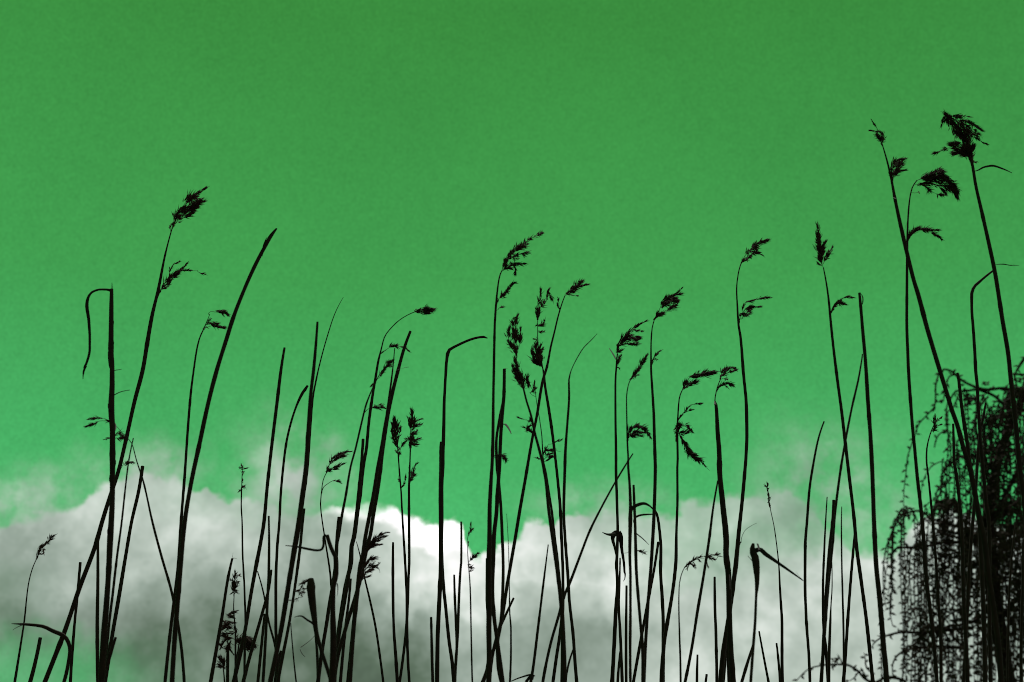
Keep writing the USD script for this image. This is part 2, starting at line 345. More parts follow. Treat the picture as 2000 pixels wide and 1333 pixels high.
# ------------------------------------------------------------------ reeds
# each: name | label | stem "px,py ..." | stem widths | seed heads, each a list of (path, half spread) | leaves (path, widths)
REEDS = [
    ('plumed_reed', 'thin reed with a sparse nodding seed head, farthest left of all the reeds',
     '72.5,1089.9 61.2,1117.4 55,1144.9 47.5,1212.4 40,1262.3 28.7,1333', [1.5, 1.9, 2.3, 3.0, 4.0, 5.0],
     [[('72.5,1089.9 76.2,1082.4 82.4,1082.4', 2.5), ('75,1082.4 80,1070 86.2,1065', 3.5), ('80,1075 86.2,1072.5 84.9,1080', 2.0), ('86.2,1065 92.4,1058.7 96.2,1056.2', 2.5), ('96.2,1056.2 99.9,1051.2 104.9,1044.5', 3.0)]],
     []),
    ('bare_reed', 'thick snapped reed stump below the arching leaf at the lower left corner',
     '78.7,1246.1 68.7,1294.8 58.7,1333', [6.5, 7.5, 8.0],
     [],
     []),
    ('plumed_reed', 'long leaning reed with two plumes crossing the knobbly bent leaf stalk at left',
     '336.4,445.5 322.2,499.7 309.3,565.2 296.5,619.4 288,667.9 279.4,720 262.9,784 247.3,853.7 230.5,923.3 216.1,966.5 199.3,1020 187.4,1062.5 154.9,1149.9 124.9,1237.4 107.4,1282.3 87.4,1333', [2.0, 3.4, 5.7, 6.8, 7.7, 7.7, 7.5, 7.2, 7.2, 7.7, 8.0, 8.1, 8.6, 9.0, 9.0, 9.5],
     [[('336.4,445.5 346.4,425.5 362.1,397 379.2,382.8 400,368.5', 7.0), ('349.3,427 370.6,408.4 397.7,394.2', 5.5), ('350.7,425.5 362.1,422.7 377.8,414.7', 4.0), ('337.8,444.1 345,422.7 353.5,408.4', 2.0), ('332.1,446.9 334.1,436.9', 1.5), ('356.4,411.3 376.3,397 393.4,391.3', 6.0), ('353.5,422.7 367.8,411.3 382,407', 5.0)], [('309.3,579.5 316.5,562.4 330.7,545.3 346.4,533.9 364.9,515.3', 4.0), ('316.5,565.2 327.9,559.5 332.1,549.6', 4.0), ('330.7,539.6 335,522.5 349.3,512.5', 1.5), ('342.1,536.7 356.4,528.2 384.9,528.2', 1.0), ('392,533.9 400.6,536.7', 1.5)], [('236.5,914.9 244.9,905.3 252.1,902.9 261.7,904.6', 2.5), ('248.5,906.5 253.3,904.1 258.1,904.1', 3.0)]],
     []),
    ('bent_reed', 'knobbly upright stalk with a leaf folded over to the left like a crook',
     '218.1,565.2 217.5,596.6 217.2,639.4 216.7,682.1 219,720 219,748 217.3,796 219.7,844.1 219.7,892.1 219.7,940.1 219,983.3 217.3,1020 215.4,1050 212.4,1112.4 207.4,1187.4 203.6,1237.4 198.6,1333', [6.0, 8.0, 8.5, 9.0, 8.0, 9.0, 11.0, 9.5, 10.0, 9.5, 10.0, 10.0, 11.0, 10.0, 11.0, 12.0, 13.0],
     [[('219.7,823.6 213.7,822.4 201.7,817.6 187.3,817.6 172.9,820', 2.0), ('213.7,822.4 196.9,822.4 182.5,828.5 170.5,832.8', 3.0)], [('217.3,856.1 208.9,857.3 203.6,858.9', 1.5), ('223.3,853.7 230.5,846.5 240.1,853.7', 3.5), ('225.7,856.1 234.1,856.1 242.5,853.7', 3.0)]],
     [('217.8,568.7 209.6,566.1 196.7,565.8 182.5,569.5 176.8,573.8 171.1,585.2 169.6,596.6 173.3,625.1 175.3,662.2 175.3,682.1 169.6,707.8 163.9,720 168.1,714.4 163.3,726.4 162.1,740.8', [6.0, 5.0, 4.5, 5.0, 5.0, 6.0, 7.0, 6.0, 5.0, 5.0, 5.0, 5.0, 5.5, 4.0, 1.0]), ('219,568.1 218.7,552.4', [2.5, 0.8]), ('223.3,724 237.7,721.6', [2.0, 1.0]), ('223.3,772 235.3,766 253.3,762.4', [3.0, 2.5, 1.5]), ('214.9,803.2 211.8,796 210.8,788.8', [5.0, 4.0, 1.0]), ('223.3,841.7 225.7,833.3 223.3,824.8', [5.0, 4.0, 1.0]), ('217.8,620.8 219.5,630.2 218.4,640.8', [4.0, 7.0, 3.0]), ('217.8,662.2 220.1,670.7 219,679.3', [4.0, 6.0, 3.0]), ('219,696.4 215.3,686.4 215.8,676.4', [4.0, 7.0, 2.0]), ('220.9,892.1 224,904.1 220.9,916.1', [4.0, 6.0, 4.0]), ('217.3,923.3 216.1,936.5 218,947.3', [4.0, 7.0, 3.0]), ('220.4,952.1 223.3,962.9 220.4,971.3', [4.0, 6.0, 4.0]), ('216.9,1005 221.1,1013.7 217.9,1025', [5.0, 7.0, 4.0]), ('215.4,1047.5 211.9,1040 213.9,1028.7', [5.0, 7.0, 3.0]), ('214.4,719.2 212.4,689.3 214.7,679.3', [2.0, 4.0, 1.0])]),
    ('thin_reed', 'fine pointed reed rising between the knobbly stalk and the square cut stem at left',
     '260.5,856.1 250.9,904.1 243.7,964.1 237.7,1020 228.6,1087.4 219.9,1162.4 212.4,1224.9 203.6,1333', [2.0, 2.6, 3.1, 3.7, 4.3, 4.9, 5.0, 5.0],
     [],
     []),
    ('thin_reed', 'reed leaning left with a hair thin tip, crossing the tall bare pair at left',
     '228.1,833.3 242.5,850.1 256.9,865.7 266.5,899.3 279.7,940.1 297.7,1020 314.8,1084.9 336,1159.9 348.5,1224.9 356,1282.3 359.8,1333', [0.8, 1.0, 1.5, 2.0, 3.0, 4.0, 4.5, 5.0, 5.0, 5.5, 5.5],
     [],
     []),
    ('bare_reed', "square cut bare stem against the cloud's left crest, right of the knobbly stalk",
     '278.5,911.3 271.3,956.9 256.9,1020 246.1,1082.4 229.9,1179.9 219.9,1237.4 204.9,1333', [6.0, 6.0, 6.0, 6.5, 7.0, 7.2, 8.0],
     [],
     []),
    ('bare_reed', 'slim straight stub crossing the long leaning reed above the arching leaf',
     '156.9,1098.7 152.4,1149.9 146.2,1212.4 141.2,1274.8 137.4,1333', [5.0, 5.0, 5.0, 5.5, 6.0],
     [],
     []),
    ('bent_reed', 'reed arching over to the left with a forked tip at the lower left',
     '124.9,1333 134.9,1287.3 136.9,1269.8 132.4,1252.3 122.4,1241.1 104.9,1233.6 82.4,1223.6 50,1219.9 22.5,1218.6', [7.0, 7.0, 7.0, 7.0, 7.5, 7.0, 6.5, 5.0, 1.0],
     [],
     [('47.5,1219.9 40,1222.4 25,1231.1', [2.5, 2.0, 0.8])]),
    ('bare_reed', 'slender upright stem hidden at its top behind the long leaning reed',
     '191.1,1052.5 191.1,1124.9 189.9,1224.9 191.1,1333', [4.5, 5.5, 6.2, 6.5],
     [],
     []),
    ('bare_reed', 'short slanting stub poking out right of the dark bundle at left',
     '226.1,1244.8 217.4,1272.3 204.9,1312.3 199.9,1333', [5.0, 6.0, 6.7, 7.0],
     [],
     []),
    ('plumed_reed', 'slim reed with two small flags of seed, left of the tall spear-tipped reed',
     '410,613.6 399.2,640 389.6,661.6 384.8,680.8 378.8,720 372.8,767.2 366.8,839.2 360.8,928 353.6,1020 348.5,1099.9 339.8,1174.9 332.3,1237.4 322.3,1333', [1.0, 2.0, 2.5, 3.0, 3.5, 4.0, 4.5, 5.0, 5.5, 6.0, 6.0, 6.0, 6.0],
     [[('406.4,613.6 412.4,608.8 422,610 432.8,607.6 444.8,614.8', 3.0), ('422,608.8 431.6,610 443.6,614.8', 3.5)], [('399.2,640 407.6,631.6 422,636.4 435.2,640', 4.5), ('405.2,632.8 413.6,622', 1.5), ('398,642.4 410,637.6', 2.0)]],
     []),
    ('bare_reed', 'tall leaning bare reed with a sheathed spear tip, highest bare stem at left',
     '540.8,446.8 518,481.6 498.8,517.6 477.2,565.6 455.6,620.8 441.2,666.4 424.4,720 407.6,784 388.4,872.8 374,940 360.8,1020 352.3,1112.4 346,1187.4 341,1249.8 336,1333', [2.5, 7.5, 7.0, 7.0, 7.0, 7.5, 7.5, 8.0, 8.0, 8.0, 8.0, 8.5, 9.0, 9.0, 9.0],
     [],
     [('518,481.6 526.4,463.6 539.6,446.1', [6.0, 6.5, 1.5]), ('511.3,500.8 515.6,479.2 520.9,464.3', [3.0, 4.0, 1.0])]),
    ('plumed_reed', 'wiry stem topped by a sprig of separate buds against green sky',
     '473.6,913.6 472.9,928 471.9,956.8 471.2,988 472.9,1020 473.7,1074.9 477.4,1149.9 479.4,1224.8 477.9,1274.8 477.4,1333', [1.0, 1.3, 1.8, 2.2, 2.6, 3.0, 3.5, 4.0, 4.5, 4.5],
     [[('473.6,917.2 473.6,911.2 471.2,908.8', 1.8), ('473.6,917.2 480.8,914.8', 2.0), ('472.4,914.8 465.2,913.2', 1.2), ('474.1,926.8 476,922', 2.2), ('472.9,942.4 474.3,937.6', 2.5), ('471.2,956.8 467.6,960.4', 2.5), ('471.7,953.2 474.8,950.8 481.5,956.4', 1.6)]],
     []),
    ('bare_reed', 'leaning stub with a ragged hooked top, left of the ragged low seed heads',
     '453.7,1091.2 446.2,1124.9 432.4,1212.3 422.4,1269.8 411.2,1333', [4.0, 5.0, 6.0, 6.5, 7.0],
     [],
     [('452.4,1092.9 456.2,1090.4 461.9,1091.4', [3.0, 2.5, 1.0]), ('452.9,1091.9 455.4,1079.9', [2.0, 0.6])]),
    ('plumed_reed', 'short reed with a ragged column of seed tufts beside the hooked stub',
     '459.2,1117.4 457.4,1162.4 456.2,1184.9 457.4,1204.8 459.9,1237.3 459.9,1287.3 462.4,1333', [1.0, 1.5, 1.8, 2.0, 3.0, 4.0, 5.0],
     [[('457.4,1162.4 456.2,1144.9 458.7,1129.9 459.9,1117.4', 3.5), ('457.4,1152.4 468.7,1161.1', 2.5), ('457.4,1154.9 450.4,1161.1', 2.5), ('457.4,1141.1 466.2,1137.4', 3.0), ('457.9,1127.4 467.9,1122.9', 3.0), ('456.2,1136.1 450.4,1131.2', 2.5), ('457.4,1147.4 462.4,1144.9', 3.0)], [('457.4,1207.3 446.2,1201.1 454.9,1197.4 466.2,1192.4', 2.8), ('449.9,1199.9 457.4,1206.1', 2.0)], [('458.7,1217.3 444.9,1217.3 434.9,1212.3', 3.0), ('459.2,1232.3 444.9,1224.8 433.7,1229.8', 4.0), ('459.9,1234.8 442.4,1239.8 432.4,1242.3', 3.5), ('457.4,1217.3 461.2,1232.3', 3.0), ('448.7,1219.8 437.4,1223.6 433.7,1234.8', 3.0)], [('459.9,1249.8 449.9,1247.3 437.4,1252.3 431.2,1264.8', 3.0), ('449.9,1254.8 439.9,1267.3 429.9,1259.8', 3.5), ('454.9,1277.3 448.7,1264.8 444.9,1254.8', 1.5)]],
     []),
    ('plumed_reed', 'low reed with one dense dark horizontal tuft near the bottom edge',
     '467.4,1252.3 463.7,1279.8 459.9,1304.8 456.2,1333', [2.0, 3.3, 4.3, 5.0],
     [[('461.2,1254.8 469.9,1246.1 482.4,1249.8 497.4,1262.3', 6.0), ('462.4,1249.8 479.9,1259.8 496.9,1271', 6.0), ('464.9,1247.3 479.9,1248.6 493.6,1257.3', 6.0), ('467.4,1254.8 482.4,1262.3 494.9,1268.5', 5.0), ('461.2,1252.3 474.9,1252.3 489.9,1259.8', 6.0)]],
     []),
    ('plumed_reed', 'stunted reed whose dark seed tuft barely clears the bottom edge at left',
     '433.7,1289.8 436.2,1307.3 438.7,1333', [1.5, 2.0, 3.0],
     [[('444.9,1304.8 436.2,1297.3 429.9,1286', 4.0), ('441.2,1304.8 432.4,1301 427.4,1298.5', 3.5), ('437.4,1303.5 436.2,1294.8 433.7,1286', 4.0)]],
     []),
    ('bare_reed', 'straight stub standing among the ragged low seed tufts',
     '444.9,1261.1 444.7,1287.3 444.4,1333', [5.0, 5.5, 6.0],
     [],
     []),
    ('bare_reed', 'long slim bare reed with flat cut top, just left of the curved club-tipped reed',
     '555.7,679.6 549.2,720 542,779.2 530,877.6 521.6,954.4 515.6,1020 509.9,1055 499.9,1107.4 489.9,1162.4 479.9,1224.8 468.7,1279.8 456.2,1333', [4.0, 5.5, 6.0, 6.0, 6.0, 6.5, 6.5, 7.0, 6.5, 6.5, 7.0, 7.5],
     [],
     []),
    ('bare_reed', 'upright stub with a node ring, under the curved club-tipped reed',
     '524.9,1008.7 525.6,1062.5 524.9,1117.4 522.4,1174.9 518.6,1249.8 513.6,1333', [3.5, 4.3, 4.8, 5.2, 5.5, 5.5],
     [],
     []),
    ('bare_reed', 'stub leaning right that merges with the ringed stub near the bottom left of centre',
     '529.9,1113.7 524.9,1149.9 512.4,1197.4 497.4,1249.8 486.1,1289.8 474.9,1333', [4.0, 5.2, 5.8, 6.2, 6.6, 7.0],
     [],
     []),
    ('thin_reed', 'thread thin stalk leaning left across the ringed stub',
     '502.9,1116.2 514.9,1159.9 524.9,1214.8 537.4,1262.3 542.9,1299.8 544.4,1333', [2.0, 2.8, 3.6, 4.2, 4.6, 5.0],
     [],
     []),
    ('bare_reed', 'short stem splitting off below the crossing of two stubs left of centre',
     '516.9,1199.9 509.9,1269.8 503.6,1333', [4.5, 5.5, 6.0],
     [],
     []),
    ('bent_reed', 'curved reed with a swollen club-shaped tip beside the tall twin bare reeds',
     '600.8,754 590,769.6 578,796 566,834.4 558.8,868 552.8,916 548,971.2 545.6,1020 541.1,1074.9 538.6,1149.9 538.6,1224.8 541.1,1274.8 542.4,1333', [4.5, 5.5, 3.5, 4.0, 4.2, 4.5, 4.5, 4.8, 5.0, 5.2, 5.5, 6.0, 6.0],
     [],
     [('590,769.6 596,761.2 601.3,753.3', [4.0, 6.5, 3.0])]),
    ('bare_reed', 'thick flat topped bare reed, tallest of those left of centre over the cloud wisp',
     '620,629.2 612.8,720 606.8,772 602,844 597.2,916 590,971.2 584,1020 574.8,1074.9 562.3,1149.9 549.9,1224.8 537.4,1287.3 527.4,1333', [4.0, 6.0, 6.5, 7.5, 8.0, 9.0, 9.5, 9.5, 9.0, 8.5, 8.5, 9.0],
     [],
     []),
    ('thin_reed', 'hair thin reed curving right from behind the thick flat topped bare reed',
     '670.5,581.2 654.8,611.2 641.6,649.6 622.4,720 616.4,748 611.2,776.8 606.4,834.4 600.8,911.2 592.9,971.2 586.4,1020 576.1,1074.9 564.3,1149.9 551.8,1224.8 539.4,1287.3 529.9,1333', [0.8, 1.5, 2.0, 2.5, 3.0, 3.5, 4.0, 4.5, 5.0, 5.0, 5.0, 5.0, 5.0, 5.0, 5.0],
     [],
     []),
    ('bare_reed', 'stub alongside the thick flat topped reed, its cut end at the cloud edge',
     '594.4,994 591.2,1020 586.1,1069.9 574.8,1154.9 564.8,1217.3 553.6,1274.8 542.4,1333', [4.0, 4.7, 5.0, 5.0, 5.3, 5.7, 6.0],
     [],
     []),
    ('bare_reed', 'very short stub at the foot of the crossing stems left of centre',
     '549.1,1271.8 542.4,1299.8 537.4,1333', [5.0, 6.0, 6.0],
     [],
     []),
    ('plumed_reed', 'bowed thin reed with a feathery plume just left of the white cloud',
     '638,923.2 630.8,940 627.2,968.8 626,983.2 629.6,1020 632.3,1037.5 637.3,1069.9 644.8,1119.9 648.5,1162.4 653.5,1224.8 652.3,1333', [1.3, 1.6, 2.0, 2.0, 2.3, 2.5, 3.0, 3.5, 4.0, 5.0, 6.0],
     [[('638,922 645.2,904 659.6,889.6 683.7,882.4', 3.2), ('641.6,918.4 654.8,913.6 674.1,905.2', 2.5), ('639.2,920.8 650,917.2 662,911.2', 2.5), ('647.6,904 662,893.2 676.5,889.6', 3.0)], [('628.4,964 632,952 639.2,946 648.8,940 656,937.6', 0.6), ('651.2,940 657.2,938.8 664.5,942.9', 1.6)]],
     []),
    ('bent_reed', 'broken reed with a thin leaf kinked out horizontally to the left',
     '638.5,1045 647.3,1072.4 656,1092.4 656.8,1119.9 651,1149.9 649.8,1199.9 651,1249.8 649.3,1333', [7.0, 7.0, 7.0, 8.0, 8.0, 9.0, 11.0, 13.0],
     [],
     [('637.3,1045.5 631.8,1050 632.3,1062.5 627.3,1074.4 619.8,1075.4 599.8,1072.4 582.3,1068.7 557.3,1066', [5.0, 5.5, 5.0, 5.0, 4.5, 5.0, 4.0, 1.5]), ('658.5,1139.9 659.8,1149.9 658.5,1164.9', [2.5, 2.0, 0.7])]),
    ('bare_reed', 'cut stem between the kinked-leaf reed and the white cloud lobe',
     '662.3,1010.4 658.5,1052.6 656.9,1077.6 655.6,1100.9 650.9,1134.9 643.5,1177.4 637.1,1219.8 627.6,1277.1 620.2,1333', [6.0, 6.5, 6.5, 6.5, 6.0, 5.5, 5.5, 6.0, 6.0],
     [],
     []),
    ('bent_reed', 'fat sheathed stump with limp tufts hanging left, darkest stub left of centre',
     '607.3,1130.4 607.3,1144.9 609.8,1174.9 613.6,1204.8 617.3,1232.3 627.3,1269.8 641,1312.3 647.3,1333', [9.0, 14.0, 13.0, 10.0, 7.5, 6.5, 6.5, 7.0],
     [[('607.3,1132.4 594.8,1136.1 583.6,1144.9', 2.5), ('599.8,1136.1 592.3,1139.9 588.6,1147.4', 2.5), ('599.8,1149.9 587.3,1152.4 578.6,1155.4', 2.2), ('583.6,1154.9 591.1,1164.9', 2.5), ('596.1,1157.4 587.3,1156.1', 2.2), ('584.8,1167.4 578.6,1171.1 566.1,1172.9', 1.6)]],
     [('614.8,1222.3 609.8,1217.3 599.8,1211.1 587.3,1203.6 574.8,1206.3', [4.0, 4.5, 4.0, 3.5, 1.0])]),
    ('bare_reed', 'thin stem standing under the fat sheathed stump',
     '615.3,1224.8 617.8,1254.8 620.3,1294.8 621,1333', [4.0, 4.7, 5.2, 5.5],
     [],
     [('616.3,1239.8 607.3,1249.8 596.1,1258.6 587.3,1264.8', [1.0, 1.0, 1.5, 1.5]), ('586.1,1268.5 588.6,1274.8 596.1,1283.5', [1.0, 1.5, 0.8])]),
    ('thin_reed', 'thread thin short stalk left of the fat sheathed stump',
     '567.8,1217.3 571.1,1259.8 574.8,1299.8 578.6,1333', [1.5, 2.2, 2.7, 3.0],
     [],
     []),
    ('plumed_reed', 'reed bowing right to one compact plume, arched above the slant cut stem',
     '811.2,609.2 784.8,622.4 765.6,639.2 751.2,658.4 744,684.8 739.2,704 733.2,740 727.2,776 720,828.8 715.2,880 710.7,902.5 703.2,962.5 697.5,1003.8 691.9,1047 686.3,1071.3 686,1092.5 676.4,1139.2 667.9,1188 660.5,1241 655.2,1289.9 648.8,1333', [1.5, 1.6, 1.8, 2.0, 2.5, 4.0, 4.8, 5.0, 5.2, 5.5, 6.5, 7.5, 8.0, 8.0, 8.0, 8.0, 7.5, 7.5, 7.5, 8.0, 8.0],
     [[('811.2,609.2 823.2,609.2 837.6,605.6 854.9,603.7', 3.5), ('814.8,609.2 825.6,612.8 840,609.2', 3.5), ('816,606.8 830.4,603.2 844.8,600.8', 3.0), ('812.4,606.8 813.6,604.4', 1.0), ('820.8,609.2 832.8,606.8 844.8,605.6', 4.0)], [('743.3,691.5 756,682.4 768,675.7 780,677.1 789.6,678.8 798,686', 2.0), ('765.6,676.4 772.8,674.7', 2.5)]],
     []),
    ('thin_reed', "thin reed with a drooping catkin-like tuft, left of the bowed compact plume's stem",
     '765.6,704 744,728 730.8,752 722.4,771.2 715.2,790.4 705.6,828.8 693.6,880 685.3,910 675,970.1 667.5,1009.4 661.9,1047 658.2,1067.6 658.4,1069.1 654.8,1109.4 647.1,1164.6 639.3,1215.6 629.7,1272.9 622.3,1333', [1.0, 1.5, 2.1, 2.4, 2.9, 3.4, 3.5, 3.8, 4.3, 4.7, 5.0, 5.0, 5.0, 5.0, 5.0, 5.0, 5.0, 5.0],
     [[('746.4,725.6 756,713.6 765.6,705.2', 4.0), ('741.6,737.6 746.4,728 753.6,718.4', 2.5), ('724.8,754.4 730.8,749.6', 2.0)], [('709.2,814.4 715.2,802.4 727.2,796.4', 0.6), ('728.4,796.4 739.2,796.4 752.4,797.6', 3.0), ('732,794 740.4,791.6 748.8,794', 3.0)]],
     []),
    ('bare_reed', 'thick leaning reed with a slant cut top beneath the bowed compact plume',
     '801.6,647.6 789.6,680 777.6,723.2 765.6,771.2 756,816.8 746.4,880 743.5,906.3 737.9,955 729.4,1005.7 722.9,1047 718.9,1060.6 710.4,1098.8 704,1130.7 693.4,1168.9 680.7,1209.2 670,1245.3 660.5,1279.3 653.1,1333', [4.5, 5.5, 6.0, 7.0, 8.0, 8.5, 8.0, 7.0, 7.0, 7.0, 7.0, 7.5, 7.0, 7.0, 7.0, 7.0, 7.0, 7.0],
     [],
     []),
    ('plumed_reed', 'reed hugging the slant cut one, its feathery combed plume below the white cloud',
     '770.9,680 766.8,723.2 760.8,771.2 753.6,824 744,880 737.9,911.9 729.4,966.3 720.1,1015.1 712.5,1056.3 708.8,1084.5 704,1103.1 697.6,1160.4 693.4,1198.6 689.2,1251.7 683.8,1333', [1.5, 2.5, 4.0, 5.0, 6.0, 6.0, 6.5, 7.0, 7.0, 7.5, 8.0, 8.0, 7.5, 7.0, 7.0],
     [[('716.3,1080.7 727.6,1056.3 738.8,1047 757.6,1040.4', 2.8), ('720.1,1075.1 731.3,1060.1 744.4,1051.7 757.6,1047', 2.8), ('718.2,1075.1 729.4,1065.7 744.4,1063.8', 2.8), ('720.1,1071.3 729.4,1058.2 742.6,1049.8', 3.0)], [('712.5,1107.3 718.9,1095.6 727.4,1090.3 735.9,1088.2', 2.5), ('713.6,1107.3 725.2,1093.5 735.9,1091.4', 2.5), ('712.5,1113.7 725.2,1105.2 735.9,1107.7 742.2,1119', 2.8), ('711.4,1117.9 723.1,1113.7 730.5,1111.6', 2.8), ('710.4,1124.3 718.9,1117.9 727.4,1115.8', 2.0), ('707.2,1132.8 713.6,1127.5 721,1125.4', 2.0), ('739,1099.9 742.2,1100.5', 1.0)]],
     [('770.9,725.6 782.4,720.8 798,717.2', [0.5, 0.5, 1.5])]),
    ('bare_reed', 'stem emerging below the combed plume, left of its reed',
     '684.9,1130.7 681.7,1168.9 676.4,1211.3 671.1,1262.3 664.7,1333', [4.5, 4.8, 5.0, 5.5, 6.0],
     [],
     []),
    ('bare_reed', 'slim stem squeezed between two thicker ones under the combed plume',
     '692.3,1185.9 688.1,1230.4 683.8,1279.3 678.5,1333', [4.0, 4.3, 4.7, 5.0],
     [],
     []),
    ('thin_reed', 'thread tipped reed leaning left behind the combed plume',
     '696,1058.2 702.2,1080.7 704,1088.2 712.5,1130.7 723.1,1175.2 733.7,1226.2 742.2,1283.5 748.6,1333', [1.2, 2.0, 2.5, 3.0, 3.5, 4.0, 4.0, 4.5],
     [],
     []),
    ('bare_reed', "stub with cut top beside the long bowed stem, over the cloud's white lobe",
     '709.2,858.4 705.4,911.9 699.8,970.1 695.7,1009.4 689.7,1052.6 687.5,1062.7 681.7,1117.9 674.3,1168.9 665.8,1217.7', [5.0, 5.4, 5.8, 6.0, 6.0, 6.0, 6.0, 6.0, 6.0],
     [],
     []),
    ('plumed_reed', 'left one of two bushy upright bottlebrush heads over the white cloud lobe',
     '770.9,818 776.4,872 780.1,921.3 783.5,962.5 785.7,1005.7 788.5,1052.6 791.3,1100 792.1,1113.7 794.7,1177.4 794.9,1230.4 796.3,1279.3 799.5,1333', [1.0, 2.0, 2.5, 3.0, 3.5, 4.0, 4.0, 4.5, 5.0, 5.0, 5.0, 5.0],
     [[('777.1,876.9 772.8,852.8 771.6,836 769.9,817.3', 5.0), ('776.4,872 765.6,848 766.3,837.2', 3.0), ('777.6,862.4 782.4,836', 2.5), ('777.6,880 786,869.6', 1.6), ('774,843.2 778.8,828.8', 3.0), ('772.8,845.6 768,831.2 769.2,820.4', 3.0)], [('778.2,887.5 770.7,876.3', 1.6), ('780.1,885.6 785.7,870.6 795.1,861.3', 1.4), ('779.1,890.3 781,885.6', 2.0)], [('779.1,940 778.2,928.8', 1.0), ('784.8,952.2 790.4,943.8 792.8,924.1', 1.0)]],
     []),
    ('plumed_reed', 'right one of two bushy upright bottlebrush heads, fuller than its neighbour',
     '802.8,797.6 801.7,870.6 800.3,911.9 798.8,955 798.8,1000.1 799.2,1047 799.4,1100 798.5,1113.7 796.3,1177.4 793.2,1230.4 787.9,1279.3 780.4,1333', [1.0, 2.2, 3.0, 4.0, 4.2, 4.5, 4.5, 4.5, 5.0, 5.0, 5.0, 5.0],
     [[('801.6,874.5 804,848 805.2,824 802.8,796.4', 5.5), ('804,860 818.4,857.6', 3.0), ('804,848 819.6,845.6', 3.0), ('805.2,833.6 823.2,828.8', 2.2), ('805.2,824 823.2,819.2', 2.2), ('802.8,857.6 794,857.6', 3.0), ('804,869.6 816,868.4', 3.5), ('801.6,836 799.2,814.4', 3.0), ('805.2,852.8 814.8,840.8', 4.0), ('802.8,864.8 813.6,862.4', 4.0), ('804,840.8 812.4,831.2', 3.5)], [('800.3,941.9 804.5,925 810.1,912.8', 4.0), ('803.5,930.7 815.7,925', 2.5), ('802.6,934.4 811,927.8', 3.0), ('810.1,910 814.8,905.9', 1.2)]],
     []),
    ('bare_reed', 'bare stub rising against the cloud right of the combed plume',
     '767.7,1059.6 767.3,1113.7 767.7,1168.9 768.8,1219.8 773,1283.5 776.2,1333', [3.5, 5.0, 5.0, 5.0, 5.5, 6.0],
     [],
     []),
    ('bent_reed', 'tall upright reed snapped into a sharp elbow pointing right, near the centre',
     '952.2,661 950.5,658 946.8,658.4 945.7,658.4 888,677.6 876,686 872.4,704 870,740 867.6,788 866.4,848 865.2,880 864.5,906.3 861.7,962.5 861.7,1018.8 861.1,1056.4 861.1,1103.1 859.4,1145.5 856.8,1198.6 854.7,1251.7 853.7,1333', [2.0, 4.0, 4.5, 4.5, 5.0, 6.0, 5.0, 5.0, 5.5, 6.0, 6.5, 7.0, 8.5, 8.5, 7.5, 7.5, 7.5, 7.5, 7.5, 8.0],
     [],
     []),
    ('bare_reed', 'stem whose cut top leans against the elbow-bent reed from the left',
     '861.6,863.6 860.4,880 860.4,906.3 859.4,962.5 859.8,1000.1 861.7,1037.6 862.8,1075.5 865.3,1134.9 870.6,1188 877,1251.7 884.4,1304.7 886.6,1333', [4.5, 5.0, 5.0, 5.0, 5.0, 5.0, 5.2, 5.7, 6.0, 6.1, 6.5, 6.5],
     [],
     []),
    ('bare_reed', 'lowest stub of those around the elbow-bent reed',
     '842,1206 843,1251.7 845.2,1333', [4.0, 5.0, 5.5],
     [],
     []),
    ('bare_reed', 'mid height stub right of the elbow-bent reed, between leaning stems',
     '887,1123.2 888.7,1177.4 890.8,1219.8 892.1,1262.3 889.7,1304.7 887,1333', [3.5, 4.3, 4.8, 5.0, 5.1, 5.5],
     [],
     []),
    ('bare_reed', 'straight stub against the brightest cloud edge left of the green notch',
     '900.7,1019.8 901.1,1056.3 900.7,1100 899.3,1113.7 896.1,1177.4 894,1241 890.8,1283.5 888.3,1333', [3.5, 3.9, 4.2, 4.5, 4.8, 4.9, 5.1, 5.5],
     [],
     []),
    ('plumed_reed', 'wiry reed with a few separate tufts in the green notch of the cloud',
     '920.7,1027.7 917.2,1039.6 913.2,1048.8 913.2,1072.7 915.9,1112.4 918.5,1152.1 919.9,1218.3 921.2,1284.5 922.5,1332.9', [0.8, 1.0, 1.0, 1.2, 2.0, 2.5, 2.8, 3.0, 3.2],
     [[('916.4,1043.5 919.9,1036.9 924.4,1033.7', 1.6), ('918,1038.8 919.9,1022.4', 1.2), ('913.8,1046.2 917.2,1040.9', 1.5), ('914,1067.4 914.8,1059.4', 1.5)], [('919.1,1094.4 923.8,1088.6 933.4,1081.7', 2.8), ('920.7,1093.8 926.5,1087.2', 2.5)], [('915.4,1108.4 922.5,1109.7', 2.0), ('916.4,1116.4 922.5,1115', 2.2), ('914.6,1107.1 917.2,1101.8', 1.5)]],
     []),
    ('plumed_reed', 'tallest reed near the centre, its ragged plume streaming right over a smaller tuft',
     '980.9,527.9 976.1,538.8 971.8,564.9 968.5,599.7 966.3,636.7 965.3,680.2 964.6,720 963.7,767.5 963,835 961.9,891.3 958.5,947.6 956.3,1000 956.1,1046.2 954.8,1112.4 955.6,1178.6 954.8,1231.5 955.6,1284.5 954.3,1332.9', [1.8, 2.5, 3.0, 4.0, 4.2, 4.5, 4.8, 5.0, 5.5, 6.0, 7.0, 7.5, 8.5, 10.0, 10.0, 10.0, 9.5, 9.5],
